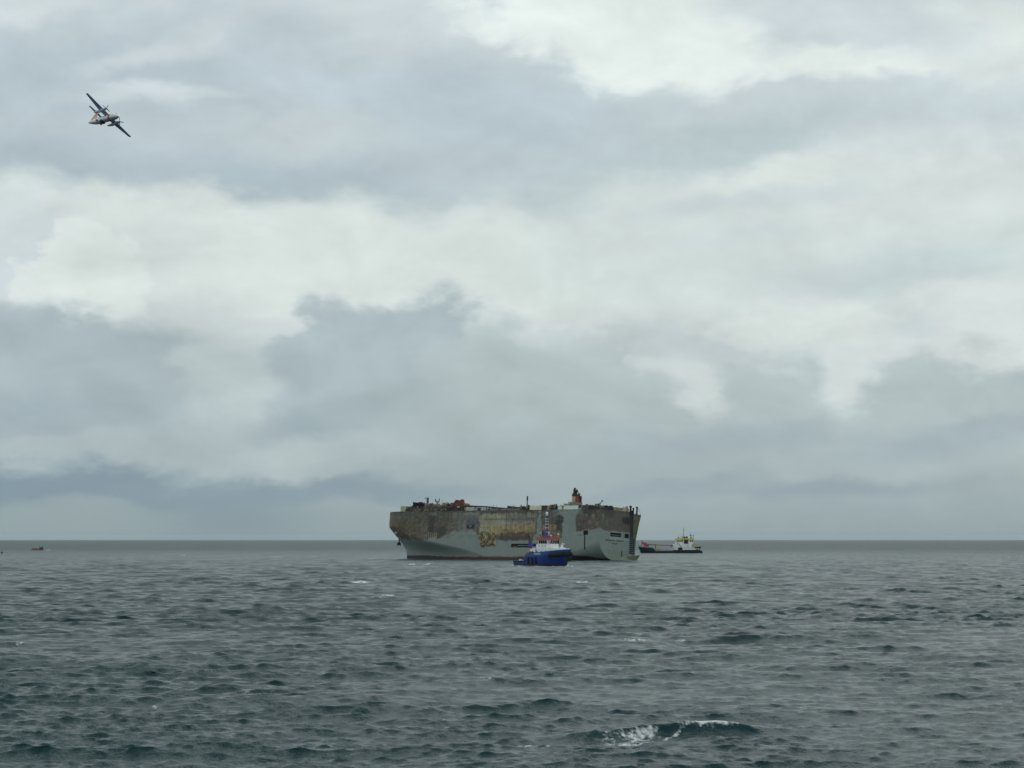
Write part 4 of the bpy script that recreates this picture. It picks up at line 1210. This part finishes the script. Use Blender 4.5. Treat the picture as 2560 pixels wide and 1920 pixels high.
# ------------------------------------------------------------------ the blue tug
TUG_PSI = R(50)
TUG_O = (5.0, 1046.0, 0.0)
tb = np.array([math.cos(TUG_PSI), -math.sin(TUG_PSI), 0])
tp = np.array([math.sin(TUG_PSI), math.cos(TUG_PSI), 0])
tug = thing('tug_boat', 'blue and white tug with red topped wheelhouse, in front of the burnt ship', 'tug', TUG_O, np.stack([tb, tp, _u], 1))


def Tg(name, mb, mat, label=None, smooth=False, parent=None):
    return mb.build(name, mat, parent or tug, smooth, label)


sheer = lambda x: float(np.interp(x, [0, 9.2, 10.2, 18, 28, 38], [2.7, 2.7, 6.2, 6.9, 7.7, 8.6]))
h = boat_hull(38, 12.4, 2.6, sheer, keel=-1.6, stern_full=0.9, entry=0.40, tuck=0.86, n=76, m=14)
o = h.build('hull', None, tug, True)
o.data.materials.append(attr_paint('tug_hull_paint', rough=0.35))
hull_colours(o, lambda x, y, z: (58, 34, 36) if z < 1.0 else ((14, 51, 124) if z < sheer(min(x, 37)) - 1.6 or x < 10.5 else (30, 88, 156)))
# fender belt round the bow, vertical fenders on the shoulder
pts = []
def tug_half(x, z, L=38, B=12.4):
    top = sheer(min(x, L)); zr = min(max(z / top, 0), 1)
    xe = L - 2.6 * (1 - zr); s_ = min(x / xe, 1)
    t = min(max((1 - s_) / 0.40, 0), 1)
    return B / 2 * (1 - (1 - t) ** 2.2) ** (0.9 - 0.35 * zr)
fz = lambda x: float(np.interp(x, [20, 28, 38.2], [4.9, 5.5, 6.3]))
for side in (1, -1):
    pp = [(x, side * (tug_half(x, fz(x)) + 0.2), fz(x)) for x in np.linspace(28.5, 37.0, 12)] + [(37.6, 0, fz(37.6))]
    Tg('bow_fender', MB().path(pp, 1.15, 8), RUBBER, smooth=True)
    for x in (12.5, 15.5, 18.5):
        Tg('side_fender', MB().tube((x, side * 6.25, 0.9), (x, side * 6.25, 4.6), 0.45, n=8), RUBBER, smooth=True)
    Tg('rubbing_strake', MB().path([(x, side * 6.3, 2.3) for x in np.linspace(0.6, 9.6, 5)], 0.28, 6), RUBBER)
Tg('bow_wash_pad', MB().tube((36.9, 0, 2.6), (37.4, 0, 5.2), 1.1, 1.3, 10), RUBBER)
lettering('boat_name', 'HUNTER', 1.2, WHITE, tug, frame((19.8, -6.30, 6.05), (1, 0, 0), (0, 0, 1)), 5.0)
Tg('aft_deck', MB().box(0.4, 9.8, -4.8, 4.8, 1.2, 1.5), paint('tug_deck_green', (58, 84, 76), 0.7))
Tg('towing_winch', MB().tube((10.6, -2.2, 4.2), (10.6, 2.2, 4.2), 1.3, n=12).box(9.6, 11.6, -2.6, -2.2, 1.5, 5.4).box(9.6, 11.6, 2.2, 2.6, 1.5, 5.4), BLUE2)
Tg('towing_bitt', MB().box(4.6, 5.2, -1.3, -0.9, 1.5, 3.2).box(4.6, 5.2, 0.9, 1.3, 1.5, 3.2).box(4.7, 5.1, -1.5, 1.5, 2.6, 3.0), BLUE2)
Tg('deck_locker', MB().box(3.2, 4.4, -4.4, -3.2, 1.5, 3.3), WHITE, 'small white locker on the low aft deck')
Tg('stern_roller', MB().tube((0.3, -2.2, 2.5), (0.3, 2.2, 2.5), 0.4, n=8), GREY)
Tg('life_raft', MB().tube((11.2, -5.4, 6.9), (13.2, -5.4, 6.9), 0.75, n=10).box(11.0, 13.4, -5.9, -4.9, 6.0, 6.3), ORANGE, 'orange canister at the break of the tug deck', True)
Tg('side_bitts', MB().box(14.0, 14.6, -5.6, -5.0, 6.0, 7.2).box(15.2, 15.8, -5.6, -5.0, 6.0, 7.2), paint('dark_green_fitting', (34, 62, 56), 0.6))
# superstructure
def rounded(x0, x1, w, r, z0, z1, w2=None, dx=0.0):
    """deck house with a rounded front"""
    def ring(z, ww, sh):
        pts = [(x0, -ww, z), (x0, ww, z)]
        pts += [(x1 + sh - r + r * math.sin(a), ww - r + r * math.cos(a), z) for a in np.linspace(0, math.pi / 2, 6)]
        pts += [(x1 + sh - r + r * math.cos(a), -ww + r - r * math.sin(a), z) for a in np.linspace(0, math.pi / 2, 6)]
        return pts
    return MB().loft([ring(z0, w, 0), ring(z1, w2 or w, dx)])
Tg('main_house', rounded(12.4, 31.5, 4.9, 3.6, 5.0, 9.3), WHITE)
Tg('fore_bulwark', rounded(28.0, 35.4, 4.6, 4.2, 7.0, 9.0), WHITE)
Tg('house_top_rail', MB().path([(12.6, -4.8, 9.7), (28, -4.8, 9.7), (31, -2, 9.7), (31, 2, 9.7), (28, 4.8, 9.7)], 0.07, 5), WHITE)
Tg('upper_house', rounded(16.2, 26.2, 3.9, 2.2, 9.1, 11.2), WHITE)
Tg('wheelhouse', rounded(17.6, 25.8, 3.75, 2.2, 11.2, 13.3, 4.15, 0.7), WHITE)
Tg('wheelhouse_roof', rounded(17.0, 27.4, 4.5, 2.6, 13.3, 14.5, 4.2, -0.2), REDP, 'red band round the wheelhouse roof')
def pane(name, c, u, w, hgt, lean=0.12, mat=GLASSD, t=0.06, parent=None):
    """window: centre, direction along the wall, width, height; the wall leans out by lean per metre"""
    u = Vector(u).normalized()
    nrm = Vector((u.y, -u.x, 0))
    c = Vector(c)
    f = []
    for off in (0, t):
        for a, b in ((-1, -1), (1, -1), (1, 1), (-1, 1)):
            f.append(c + u * (a * w / 2) + Vector((0, 0, b * hgt / 2)) + nrm * (off + lean * b * hgt / 2))
    return MB().hexa(f[:4], f[4:]).build(name, mat, parent or tug)
for k in range(4):
    pane('wheelhouse_window', (19.0 + k * 1.62, -4.0, 12.25), (1, 0, 0), 1.3, 1.62, 0.19)
    pane('wheelhouse_window', (19.0 + k * 1.62, 4.0, 12.25), (-1, 0, 0), 1.3, 1.62, 0.19)
for k in range(4):
    pane('wheelhouse_window', (26.22, -2.25 + k * 1.5, 12.25), (0, 1, 0), 1.22, 1.62, 0.33)
for sgn in (-1, 1):
    pane('wheelhouse_window', (25.62, sgn * 3.3, 12.25), (0.7, 0.7 * -sgn * -1, 0) if sgn < 0 else (-0.7, 0.7, 0), 1.2, 1.62, 0.2)
for k in range(4):
    Tg('porthole', MB().tube((14.5 + k * 3.4, -4.98, 7.4), (14.5 + k * 3.4, -4.88, 7.4), 0.34, n=10), DARKIN)
for k in range(3):
    Tg('porthole', MB().tube((18.5 + k * 2.4, -3.98, 10.2), (18.5 + k * 2.4, -3.88, 10.2), 0.32, n=10), DARKIN)
Tg('house_door', MB().box(16.6, 17.7, -4.99, -4.9, 6.4, 8.5), paint('door_grey', (150, 156, 154), 0.5))
Tg('house_door', MB().box(16.14, 16.2, -2.6, -1.6, 9.2, 11.1), DARKIN)
Tg('fire_monitor', MB().tube((28.6, 3.2, 9.1), (28.6, 3.2, 10.6), 0.28).tube((28.6, 3.2, 10.5), (30.2, 3.0, 11.4), 0.22), WHITE, smooth=True)
Tg('fire_monitor', MB().tube((32.6, -1.2, 9.0), (32.6, -1.2, 10.6), 0.28).tube((32.6, -1.2, 10.5), (34.0, -1.6, 11.6), 0.22), WHITE, smooth=True)
Tg('search_light', MB().tube((26.0, -2.4, 14.5), (26.0, -2.4, 15.3), 0.1).tube((25.7, -2.4, 15.5), (26.4, -2.4, 15.5), 0.36, n=10), WHITE, smooth=True)
Tg('search_light', MB().tube((26.0, 2.6, 14.5), (26.0, 2.6, 16.0), 0.1).tube((25.7, 2.6, 16.2), (26.4, 2.6, 16.2), 0.36, n=10), WHITE, smooth=True)
for sgn in (-1, 1):
    st = Tg('exhaust_stack', MB().hexa([(11.6, sgn * 4.4 - .7, 9.0), (14.2, sgn * 4.4 - .7, 9.0), (14.2, sgn * 4.4 + .7, 9.0), (11.6, sgn * 4.4 + .7, 9.0)], [(11.0, sgn * 4.2 - .5, 12.4), (12.6, sgn * 4.2 - .5, 12.4), (12.6, sgn * 4.2 + .5, 12.4), (11.0, sgn * 4.2 + .5, 12.4)]), BLUE2)
    Tg('stack_band', MB().hexa([(11.0, sgn * 4.2 - .55, 12.4), (12.6, sgn * 4.2 - .55, 12.4), (12.6, sgn * 4.2 + .55, 12.4), (11.0, sgn * 4.2 + .55, 12.4)], [(10.6, sgn * 4.1 - .45, 14.4), (11.8, sgn * 4.1 - .45, 14.4), (11.8, sgn * 4.1 + .45, 14.4), (10.6, sgn * 4.1 + .45, 14.4)]), paint('stack_rust_red', (96, 52, 44), 0.6), parent=st)
    Tg('stack_pipe', MB().tube((11.2, sgn * 4.1, 14.3), (10.2, sgn * 4.0, 16.2), 0.5, 0.45), BLACK, parent=st, smooth=True)
Tg('boat_deck_gear', MB().box(12.6, 15.4, -2.8, 2.8, 9.1, 11.4), paint('dark_blue_locker', (34, 42, 84), 0.6))
# mast
mx = 20.2
mast = Tg('mast', MB().hexa([(mx - 1.3, -1.3, 14.5), (mx + 1.1, -1.3, 14.5), (mx + 1.1, 1.3, 14.5), (mx - 1.3, 1.3, 14.5)], [(mx - .5, -.55, 18.0), (mx + .5, -.55, 18.0), (mx + .5, .55, 18.0), (mx - .5, .55, 18.0)])
     .tube((mx, 0, 18.0), (mx, 0, 25.8), 0.36, 0.26, 8), BLUE2, 'tall blue mast on the tug wheelhouse')
for z, w in ((19.3, 1.0), (21.2, 0.9), (22.6, 0.85), (23.9, 0.8)):
    Tg('mast_lamp', MB().box(mx - .2, mx + .2, -w, -w * .55, z, z + .5).box(mx - .2, mx + .2, w * .55, w, z, z + .5).box(mx - .1, mx + .1, -w, w, z - .12, z), WHITE, parent=mast)
Tg('mast_dome', MB().ball((mx, 0, 26.8), 0.75, 12, 8, 1.25).tube((mx, 0, 25.7), (mx, 0, 26.2), 0.5), WHITE, 'white dome on top of the mast', True, mast)
Tg('radar_scanner', MB().box(mx + .9, mx + 1.2, -1.4, 1.4, 17.2, 17.45).tube((mx + 1.0, 0, 15.6), (mx + 1.0, 0, 17.2), 0.16), WHITE, parent=mast)
for yy, zt in ((-3.2, 17.6), (3.3, 17.2), (-2.2, 18.6)):
    Tg('antenna', MB().tube((18.4, yy, 14.5), (18.4, yy, zt), 0.07, n=5), WHITE)
Tg('sat_dome', MB().ball((18.6, 2.6, 15.6), 0.7, 10, 7), WHITE, smooth=True)
Tg('roof_rail', MB().path([(17.4, -4.0, 15.4), (25.5, -4.0, 15.4), (26.6, -2.4, 15.4), (26.6, 2.4, 15.4), (25.5, 4.0, 15.4), (17.4, 4.0, 15.4)], 0.07, 5)
   .path([(17.4, -4.0, 14.5), (17.4, -4.0, 15.4)], 0.06, 5).path([(21.5, -4.0, 14.5), (21.5, -4.0, 15.4)], 0.06, 5).path([(25.5, -4.0, 14.5), (25.5, -4.0, 15.4)], 0.06, 5), REDP)

# ------------------------------------------------------------------ the supply vessel on the right
SUP_Y = 2009.0
sup = thing('supply_vessel', 'low black work vessel with white and yellow deckhouse and red bow crane', 'work ship', ((1753 - 1280) / FPX * SUP_Y, SUP_Y, 0), ((-1, 0, 0), (0, -1, 0), (0, 0, 1)))
# local x runs from the stern (photo right) to the bow (photo left); +y faces the viewer
def Sp(name, mb, mat, label=None, smooth=False, parent=None):
    return mb.build(name, mat, parent or sup, smooth, label)
ssheer = lambda x: float(np.interp(x, [0, 3, 28, 30, 47.0, 49.2, 63.6], [1.9, 3.2, 3.3, 2.4, 2.4, 5.4, 6.2]))
HB = paint('black_hull', (40, 50, 60), 0.5, 0.15)
Sp('hull', boat_hull(63.8, 13, 3.0, ssheer, keel=-1.5, stern_full=0.95, entry=0.22, n=64, m=10), HB, smooth=True)
GR = paint('hull_grey_rail', (128, 140, 140), 0.6)
Sp('fore_rail', MB().path([(x, 5.2 * min(1, (64 - x) / 8 + .1), ssheer(x) + 0.75) for x in (50, 54, 58, 61, 63.4)], 0.22, 5), GR)
Sp('bow_post', MB().tube((62.9, 0, 6), (63.3, 0, 7.9), 0.25).box(61.0, 63.8, -.3, .3, 6.9, 7.3), HB)
RC = paint('crane_red', (176, 62, 62), 0.55, 0.12)
cr = Sp('deck_crane', MB().hexa([(55.2, -1.6, 6.0), (58.2, -1.6, 6.0), (58.2, 1.6, 6.0), (55.2, 1.6, 6.0)], [(55.0, -1.4, 9.2), (58.0, -1.4, 9.2), (58.0, 1.4, 9.2), (55.0, 1.4, 9.2)]).hexa([(54.8, -1.3, 7.6), (60.6, -1.3, 9.0), (60.6, 1.3, 9.0), (54.8, 1.3, 7.6)], [(55.6, -1.0, 10.6), (60.2, -1.0, 10.6), (60.2, 1.0, 10.6), (55.6, 1.0, 10.6)]), RC, 'red crane folded on the raised bow')
Sp('crane_boom', MB().hexa([(28.5, -.3, 7.0), (55.4, -.6, 8.0), (55.4, .6, 8.0), (28.5, .3, 7.0)], [(28.5, -.3, 7.6), (55.4, -.6, 9.3), (55.4, .6, 9.3), (28.5, .3, 7.6)]), paint('boom_faded_red', (150, 116, 112), 0.6), 'long faded boom laid along the deck', parent=cr)
Sp('crane_leg', MB().tube((61.2, 0.8, 6), (60.0, 0.8, 9.6), 0.35).tube((58.6, 0.8, 9.8), (60.6, .8, 12.6), 0.4, 0.5), paint('crane_leg_brown', (140, 104, 92), 0.6), parent=cr)
Sp('crane_cab', MB().box(53.4, 55.0, 0.6, 2.0, 6.2, 8.0), paint('cab_dark', (46, 42, 44), 0.6), parent=cr)
Sp('boom_hook', MB().box(29.4, 31.4, -.6, .6, 6.5, 8.2), paint('hook_grey', (92, 90, 94), 0.6), parent=cr)
YL = paint('cargo_yellow', (170, 160, 100), 0.7, 0.25)
Sp('deck_cargo', MB().box(45.8, 48.8, 1, 5, 2.4, 4.8).box(42.8, 45.2, 0, 5, 2.4, 5.0), YL, 'pale yellow gear stowed behind the bow')
Sp('deck_post', MB().tube((46.8, 4, 2.4), (46.6, 4, 9.0), 0.45, 0.3), paint('olive_post', (76, 78, 58), 0.7))
for k in range(6):
    x = 31.5 + k * 2.1
    Sp('bulwark_stay', MB().box(x - .25, x + .25, 5.6, 6.2, 2.3, 3.3 + 0.5 * (k % 3)), HB)
Sp('house_lower', rounded(7.6, 27.6, 5.6, 0.6, 3.0, 5.6), WHITE)
Sp('house_gap', MB().box(20.0, 24.2, 5.5, 5.75, 3.2, 5.7), DARKIN, 'dark doorway in the lower house')
Sp('house_middle', rounded(6.4, 28.4, 6.0, 0.6, 5.6, 9.0), WHITE)
Sp('house_upper', rounded(9.0, 25.8, 5.4, 0.5, 9.0, 12.7), WHITE)
Sp('bridge_band', rounded(8.2, 26.4, 5.9, 0.5, 12.7, 14.6), paint('yellow_band', (206, 210, 96), 0.55, 0.15, 0.5, grime=0.3, grime_rgb=(160, 150, 90)), 'yellow band round the bridge')
for k in range(8):
    x = 9.8 + k * 2.05
    if 13.5 < x < 18.5:
        continue
    Sp('bridge_window', MB().box(x - .7, x + .7, 5.4, 5.46, 11.3, 12.6), paint('olive_glass', (50, 50, 34), 0.2))
Sp('stack', MB().box(14.2, 18.2, 4.8, 6.1, 9.4, 13.4).box(14.6, 16.2, 3.0, 5.6, 13.4, 16.6).box(16.8, 18.4, 3.0, 5.6, 13.4, 16.4), paint('stack_navy', (40, 40, 56), 0.6), 'dark exhaust stack in front of the bridge')
Sp('stack_badge', MB().box(16.0, 17.2, 5.61, 5.7, 14.2, 15.2), PALE)
Sp('yellow_crate', MB().box(18.6, 20.6, 2, 5.2, 14.6, 16.4), paint('yellow_locker', (176, 180, 78), 0.6))
for x in (23.6, 10.4):
    Sp('roof_vent', MB().tube((x, 3, 14.6), (x, 3, 16.3), 0.5, 0.4), paint('vent_dark', (60, 58, 60), 0.6), smooth=True)
Sp('main_mast', MB().tube((18.2, 0, 14.6), (18.2, 0, 25.6), 0.35, 0.16, 7).box(18.0, 18.4, -1.0, 1.0, 24.0, 24.5).box(17.2, 19.2, -.2, .2, 22.8, 23.1), paint('mast_grey_green', (110, 122, 118), 0.6))
Sp('aft_mast', MB().tube((11.4, 0, 14.6), (11.0, 0, 20.6), 0.3, 0.14, 7).box(10.2, 12.2, -.3, .3, 17.2, 18.0).box(8.0, 9.0, -.3, .3, 17.2, 18.2).tube((8.6, 0, 14.6), (8.5, 0, 17.4), 0.16), paint('mast_dark', (70, 86, 90), 0.6))
for x, z in ((21.4, 18.6), (22.6, 18.9), (19.6, 19.2), (24.0, 17.2)):
    Sp('antenna', MB().tube((x, 1, 14.6), (x - .2, 1, z), 0.1, 0.07, 5), GR)
Sp('stair', MB().hexa([(20.6, 6.02, 5.7), (21.3, 6.02, 5.7), (21.3, 6.3, 5.7), (20.6, 6.3, 5.7)], [(23.4, 6.02, 9.6), (24.1, 6.02, 9.6), (24.1, 6.3, 9.6), (23.4, 6.3, 9.6)]), GR)
Sp('stair', MB().hexa([(24.2, 5.42, 9.2), (24.8, 5.42, 9.2), (24.8, 5.7, 9.2), (24.2, 5.7, 9.2)], [(25.6, 5.42, 11.6), (26.2, 5.42, 11.6), (26.2, 5.7, 11.6), (25.6, 5.7, 11.6)]), paint('olive_post', (76, 78, 58), 0.7))
Sp('porthole', MB().tube((14.6, 6.0, 7.4), (14.6, 6.08, 7.4), 0.45, n=10), paint('port_dark', (80, 92, 90), 0.6))
Sp('aft_platform', MB().box(3.4, 10.6, -4, 6.1, 6.0, 9.0), paint('tan_platform', (176, 174, 136), 0.65, 0.2, 0.4))
Sp('rescue_dinghy', boat_hull(6.4, 2.2, 0.8, lambda x: 1.3, keel=0, n=12, m=5), BLACK, 'black dinghy slung below the aft platform')
bpy.data.objects['rescue_dinghy'].matrix_local = Matrix.Translation((7.4, 6.9, 5.0)) @ Matrix.Rotation(math.pi, 4, 'Z')
Sp('dinghy_davit', MB().tube((5.6, 5.6, 3.0), (4.4, 6.2, 6.2), 0.4).tube((3.0, 5.6, 2.6), (2.6, 6.0, 5.0), 0.3), HB)
for k in range(6):
    x = 6.2 + k * 3.4
    Sp('tyre_fender', MB().torus((x, 6.55, 2.2), 0.75, 0.3, 'y', 12, 6), RUBBER, smooth=True)
    Sp('fender_chain', MB().box(x + 1.1, x + 2.1, 6.5, 6.6, 2.7, 3.0), GR)
Sp('stern_gear', MB().tube((2.4, 3, 1.0), (0.0, 3, 0.4), 0.6, 0.4).box(2.2, 3.4, 2.2, 4.2, 0, 1.9).box(0.2, 1.2, 2.4, 3.4, -.4, 1.0), HB)
for k in range(3):
    Sp('stanchion', MB().tube((1.6 + k * 1.8, 5, 2.6), (1.5 + k * 1.8, 5, 11.5 - k), 0.08, n=5), GR)

# ------------------------------------------------------------------ small craft on the far left
x, y = on_sea(96, 1375.6)
lb = thing('orange_workboat', 'tiny dull orange motor boat far off on the left of the sea', 'boat', (x, y, 0), ((1, 0, 0), (0, 1, 0), (0, 0, 1)))
boat_hull(7.0, 4.0, 1.6, lambda q: float(np.interp(q, [-8.5, 3, 8], [1.7, 1.9, 2.4])), keel=-0.8, n=20, m=6, x0=-8.5).build('hull', paint('boat_rust_orange', (150, 100, 86), 0.6, 0.1), lb, True)
MB().box(-7.2, -0.8, -1.5, 1.5, 1.6, 2.7).build('canopy', paint('boat_canopy', (124, 104, 92), 0.7), lb)
MB().box(1.4, 3.6, -1.3, 1.3, 1.7, 3.8).box(4.2, 5.6, -.8, .8, 2.0, 4.2).build('cabin', paint('boat_cabin_dark', (48, 48, 54), 0.6), lb)
MB().tube((4.8, 0, 4.0), (4.7, 0, 7.0), 0.14).build('mast', GREY, lb)
x, y = on_sea(4.6, 1383.5)
bu = thing('marker_buoy', 'small dark buoy afloat at the left end of the sea', 'buoy', (x, y, 0))
MB().tube((0, 0, -.8), (0, 0, 1.0), 1.15, 1.1, 14).tube((0, 0, 1.0), (0, 0, 1.4), 1.1, 0.5, 14).build('float', paint('buoy_dark', (40, 58, 60), 0.6), bu, True)
MB().tube((0, 0, 1.3), (0, 0, 2.6), 0.3, 0.18).build('top_mark', paint('buoy_dark', (40, 58, 60), 0.6), bu, True)
MB().tube((0, 0, 2.6), (0, 0, 3.0), 0.26, 0.2).build('lamp', GREY, bu, True)

# ------------------------------------------------------------------ the patrol aircraft, banking towards the camera
AIR_R = ((0.72931401, 0.57487032, 0.37097868), (-0.68347074, 0.58749199, 0.4332677), (0.03112573, -0.56954128, 0.82137319))
_r = ray(268.7, 292.3)
air = thing('patrol_aircraft', 'small high winged twin propeller plane with an orange band banking under the clouds', 'aircraft', tuple(np.array([0, 0, CAM_H]) + _r / _r[1] * 803.9), AIR_R)
AW = paint('aircraft_white', (238, 240, 242), 0.35, 0.05)
AG = paint('aircraft_grey', (158, 168, 190), 0.4, 0.08)
AO = paint('aircraft_orange', (190, 92, 56), 0.45, 0.08)
AD = paint('aircraft_dark', (42, 48, 62), 0.5, 0.1)


def ring(x, cy, cz, ry, rz, n=20):
    return [(x, cy + ry * math.cos(2 * math.pi * i / n), cz + rz * math.sin(2 * math.pi * i / n)) for i in range(n)]


FUS = [(9.1, -1.75, 0.05, 0.05), (8.7, -1.68, 0.42, 0.40), (8.0, -1.55, 0.78, 0.74), (7.0, -1.32, 1.10, 1.12), (5.8, -1.15, 1.32, 1.34), (4.6, -1.1, 1.36, 1.38),
       (0, -1.1, 1.36, 1.38), (-4.5, -1.1, 1.36, 1.38), (-7.0, -0.95, 1.22, 1.22), (-9.6, -0.62, 0.88, 0.92), (-11.8, -0.30, 0.50, 0.60), (-13.2, -0.1, 0.14, 0.3)]
fus = MB().loft([ring(x, 0, z, ry, rz) for x, z, ry, rz in FUS]).build('fuselage', AW, air, True)
MB().loft([ring(x, 0, -1.1, 1.41, 1.43) for x in (2.7, 3.9)], False, False).build('orange_band', AO, fus, True)
for k in range(9):
    x = 3.4 - k * 1.05
    for sgn in (-1, 1):
        MB().box(x - .17, x + .17, sgn * 1.34 - .03, sgn * 1.34 + .03, -0.98, -0.55).build('cabin_window', AD, fus)
for sgn in (-1, 1):
    MB().hexa([(7.55, sgn * .15, -.62), (7.55, sgn * .7, -.78), (6.9, sgn * .95, -.55), (6.9, sgn * .15, -.35)], [(7.35, sgn * .15, -.32), (7.3, sgn * .66, -.48), (6.7, sgn * .8, -.22), (6.7, sgn * .15, -.1)]).build('windscreen', AD, fus)
def belly(x, cz, ry, rz, n=9):
    return [(x, ry * 1.012 * math.cos(a), cz + rz * 1.012 * math.sin(a)) for a in np.linspace(R(-128), R(-4), n)]


MB().loft([belly(x, z, ry, rz) for x, z, ry, rz in FUS[1:-1]], False, False, closed=False).build('grey_underside', paint('aircraft_underside', (164, 172, 190), 0.4, 0.08), fus, True)
MB().ball((-1.6, 0, -2.35), 1.25, 14, 8, 0.62).build('belly_radome', AD, air, True)
for sgn in (-1, 1):
    MB().ball((-4.4, sgn * 1.2, -1.9), 0.55, 10, 6, 0.7).build('sensor_fairing', AG, air, True)


def foil(y, x_le, chord, z, t=0.14):
    prof = [(0, 0), (0.08, 0.42), (0.3, 0.6), (0.6, 0.42), (1, 0.02), (0.6, -0.24), (0.3, -0.36), (0.08, -0.3)]
    return [(x_le - a * chord, y, z + b * t * chord) for a, b in prof]


MB().loft([foil(-12.95, 0.75, 1.25, 0.85), foil(-12.6, 0.85, 1.45, 0.84), foil(-4.0, 1.5, 3.0, 0.36), foil(0, 1.55, 3.1, 0.3), foil(4.0, 1.5, 3.0, 0.36), foil(12.6, 0.85, 1.45, 0.84), foil(12.95, 0.75, 1.25, 0.85)]).build('wing', AG, air, True)
MB().loft([foil(-4.35, 0.16 - 11.0, 1.0, 4.9), foil(0, 0.4 - 10.7, 1.7, 4.85), foil(4.35, 0.16 - 11.0, 1.0, 4.9)]).build('tailplane', AG, air, True)


def vfoil(z, x_le, chord, t=0.13):
    prof = [(0, 0), (0.08, 0.35), (0.3, 0.5), (0.6, 0.36), (1, 0.02), (0.6, -0.36), (0.3, -0.5), (0.08, -0.35)]
    return [(x_le - a * chord, b * t * chord, z) for a, b in prof]


fin = MB().loft([vfoil(-0.1, -6.6, 6.3, 0.06), vfoil(1.0, -8.3, 4.4, 0.1), vfoil(4.8, -10.2, 2.3, 0.12)]).build('tail_fin', paint('fin_pale_orange', (214, 160, 136), 0.45, 0.1), air, True, 'pale orange tail fin')
for sgn in (-1, 1):
    y = sgn * 3.95
    nac = MB().loft([ring(x, y, z, ry, rz, 14) for x, z, ry, rz in ((3.5, 0.1, 0.32, 0.34), (3.0, 0.02, 0.48, 0.55), (1.6, -0.15, 0.56, 0.78), (-0.6, -0.3, 0.56, 0.8), (-2.8, -0.25, 0.46, 0.56), (-4.6, -0.05, 0.18, 0.24))]).build('engine_nacelle', AG, air, True)
    MB().loft([ring(x, y, 0.12, r, r, 12) for x, r in ((3.5, 0.34), (3.85, 0.26), (4.15, 0.04))]).build('spinner', AD, nac, True)
    for q in range(4):
        a = q * math.pi / 2 + 0.35 + 0.3 * sgn
        c, s_ = math.cos(a), math.sin(a)
        pts = []
        for r, w, tx in ((0.25, 0.13, 0.08), (1.1, 0.17, 0.06), (1.98, 0.12, 0.03)):
            pts.append([(3.68 + tx, y + r * c - w * s_, 0.12 + r * s_ + w * c), (3.72 + tx * .4, y + r * c - w * s_, 0.12 + r * s_ + w * c),
                        (3.72 - tx, y + r * c + w * s_, 0.12 + r * s_ - w * c), (3.66 - tx, y + r * c + w * s_, 0.12 + r * s_ - w * c)])
        MB().loft(pts).build('propeller_blade', paint('blade_grey', (110, 114, 118), 0.5), nac)
    MB().box(-0.6, 0.8, y - .15, y + .15, -1.3, -0.9).build('wheel_door', AG, nac)

# ------------------------------------------------------------------ thin sea haze
hz = MB().box(-95000, 95000, -95000, 95000, -6.0, 215.0).build('haze', None)
hm = bpy.data.materials.new('haze_air')
hm.use_nodes = True
ht = NT(hm.node_tree)
ht.n.clear()
hv = ht.new('ShaderNodeVolumePrincipled')
hv.inputs['Color'].default_value = (0.80, 0.93, 0.98, 1)
hv.inputs['Density'].default_value = 0.9e-5
hv.inputs['Anisotropy'].default_value = 0.2
ho = ht.new('ShaderNodeOutputMaterial')
ht.l.new(hv.outputs[0], ho.inputs['Volume'])
hz.data.materials.append(hm)
hz['kind'] = 'stuff'
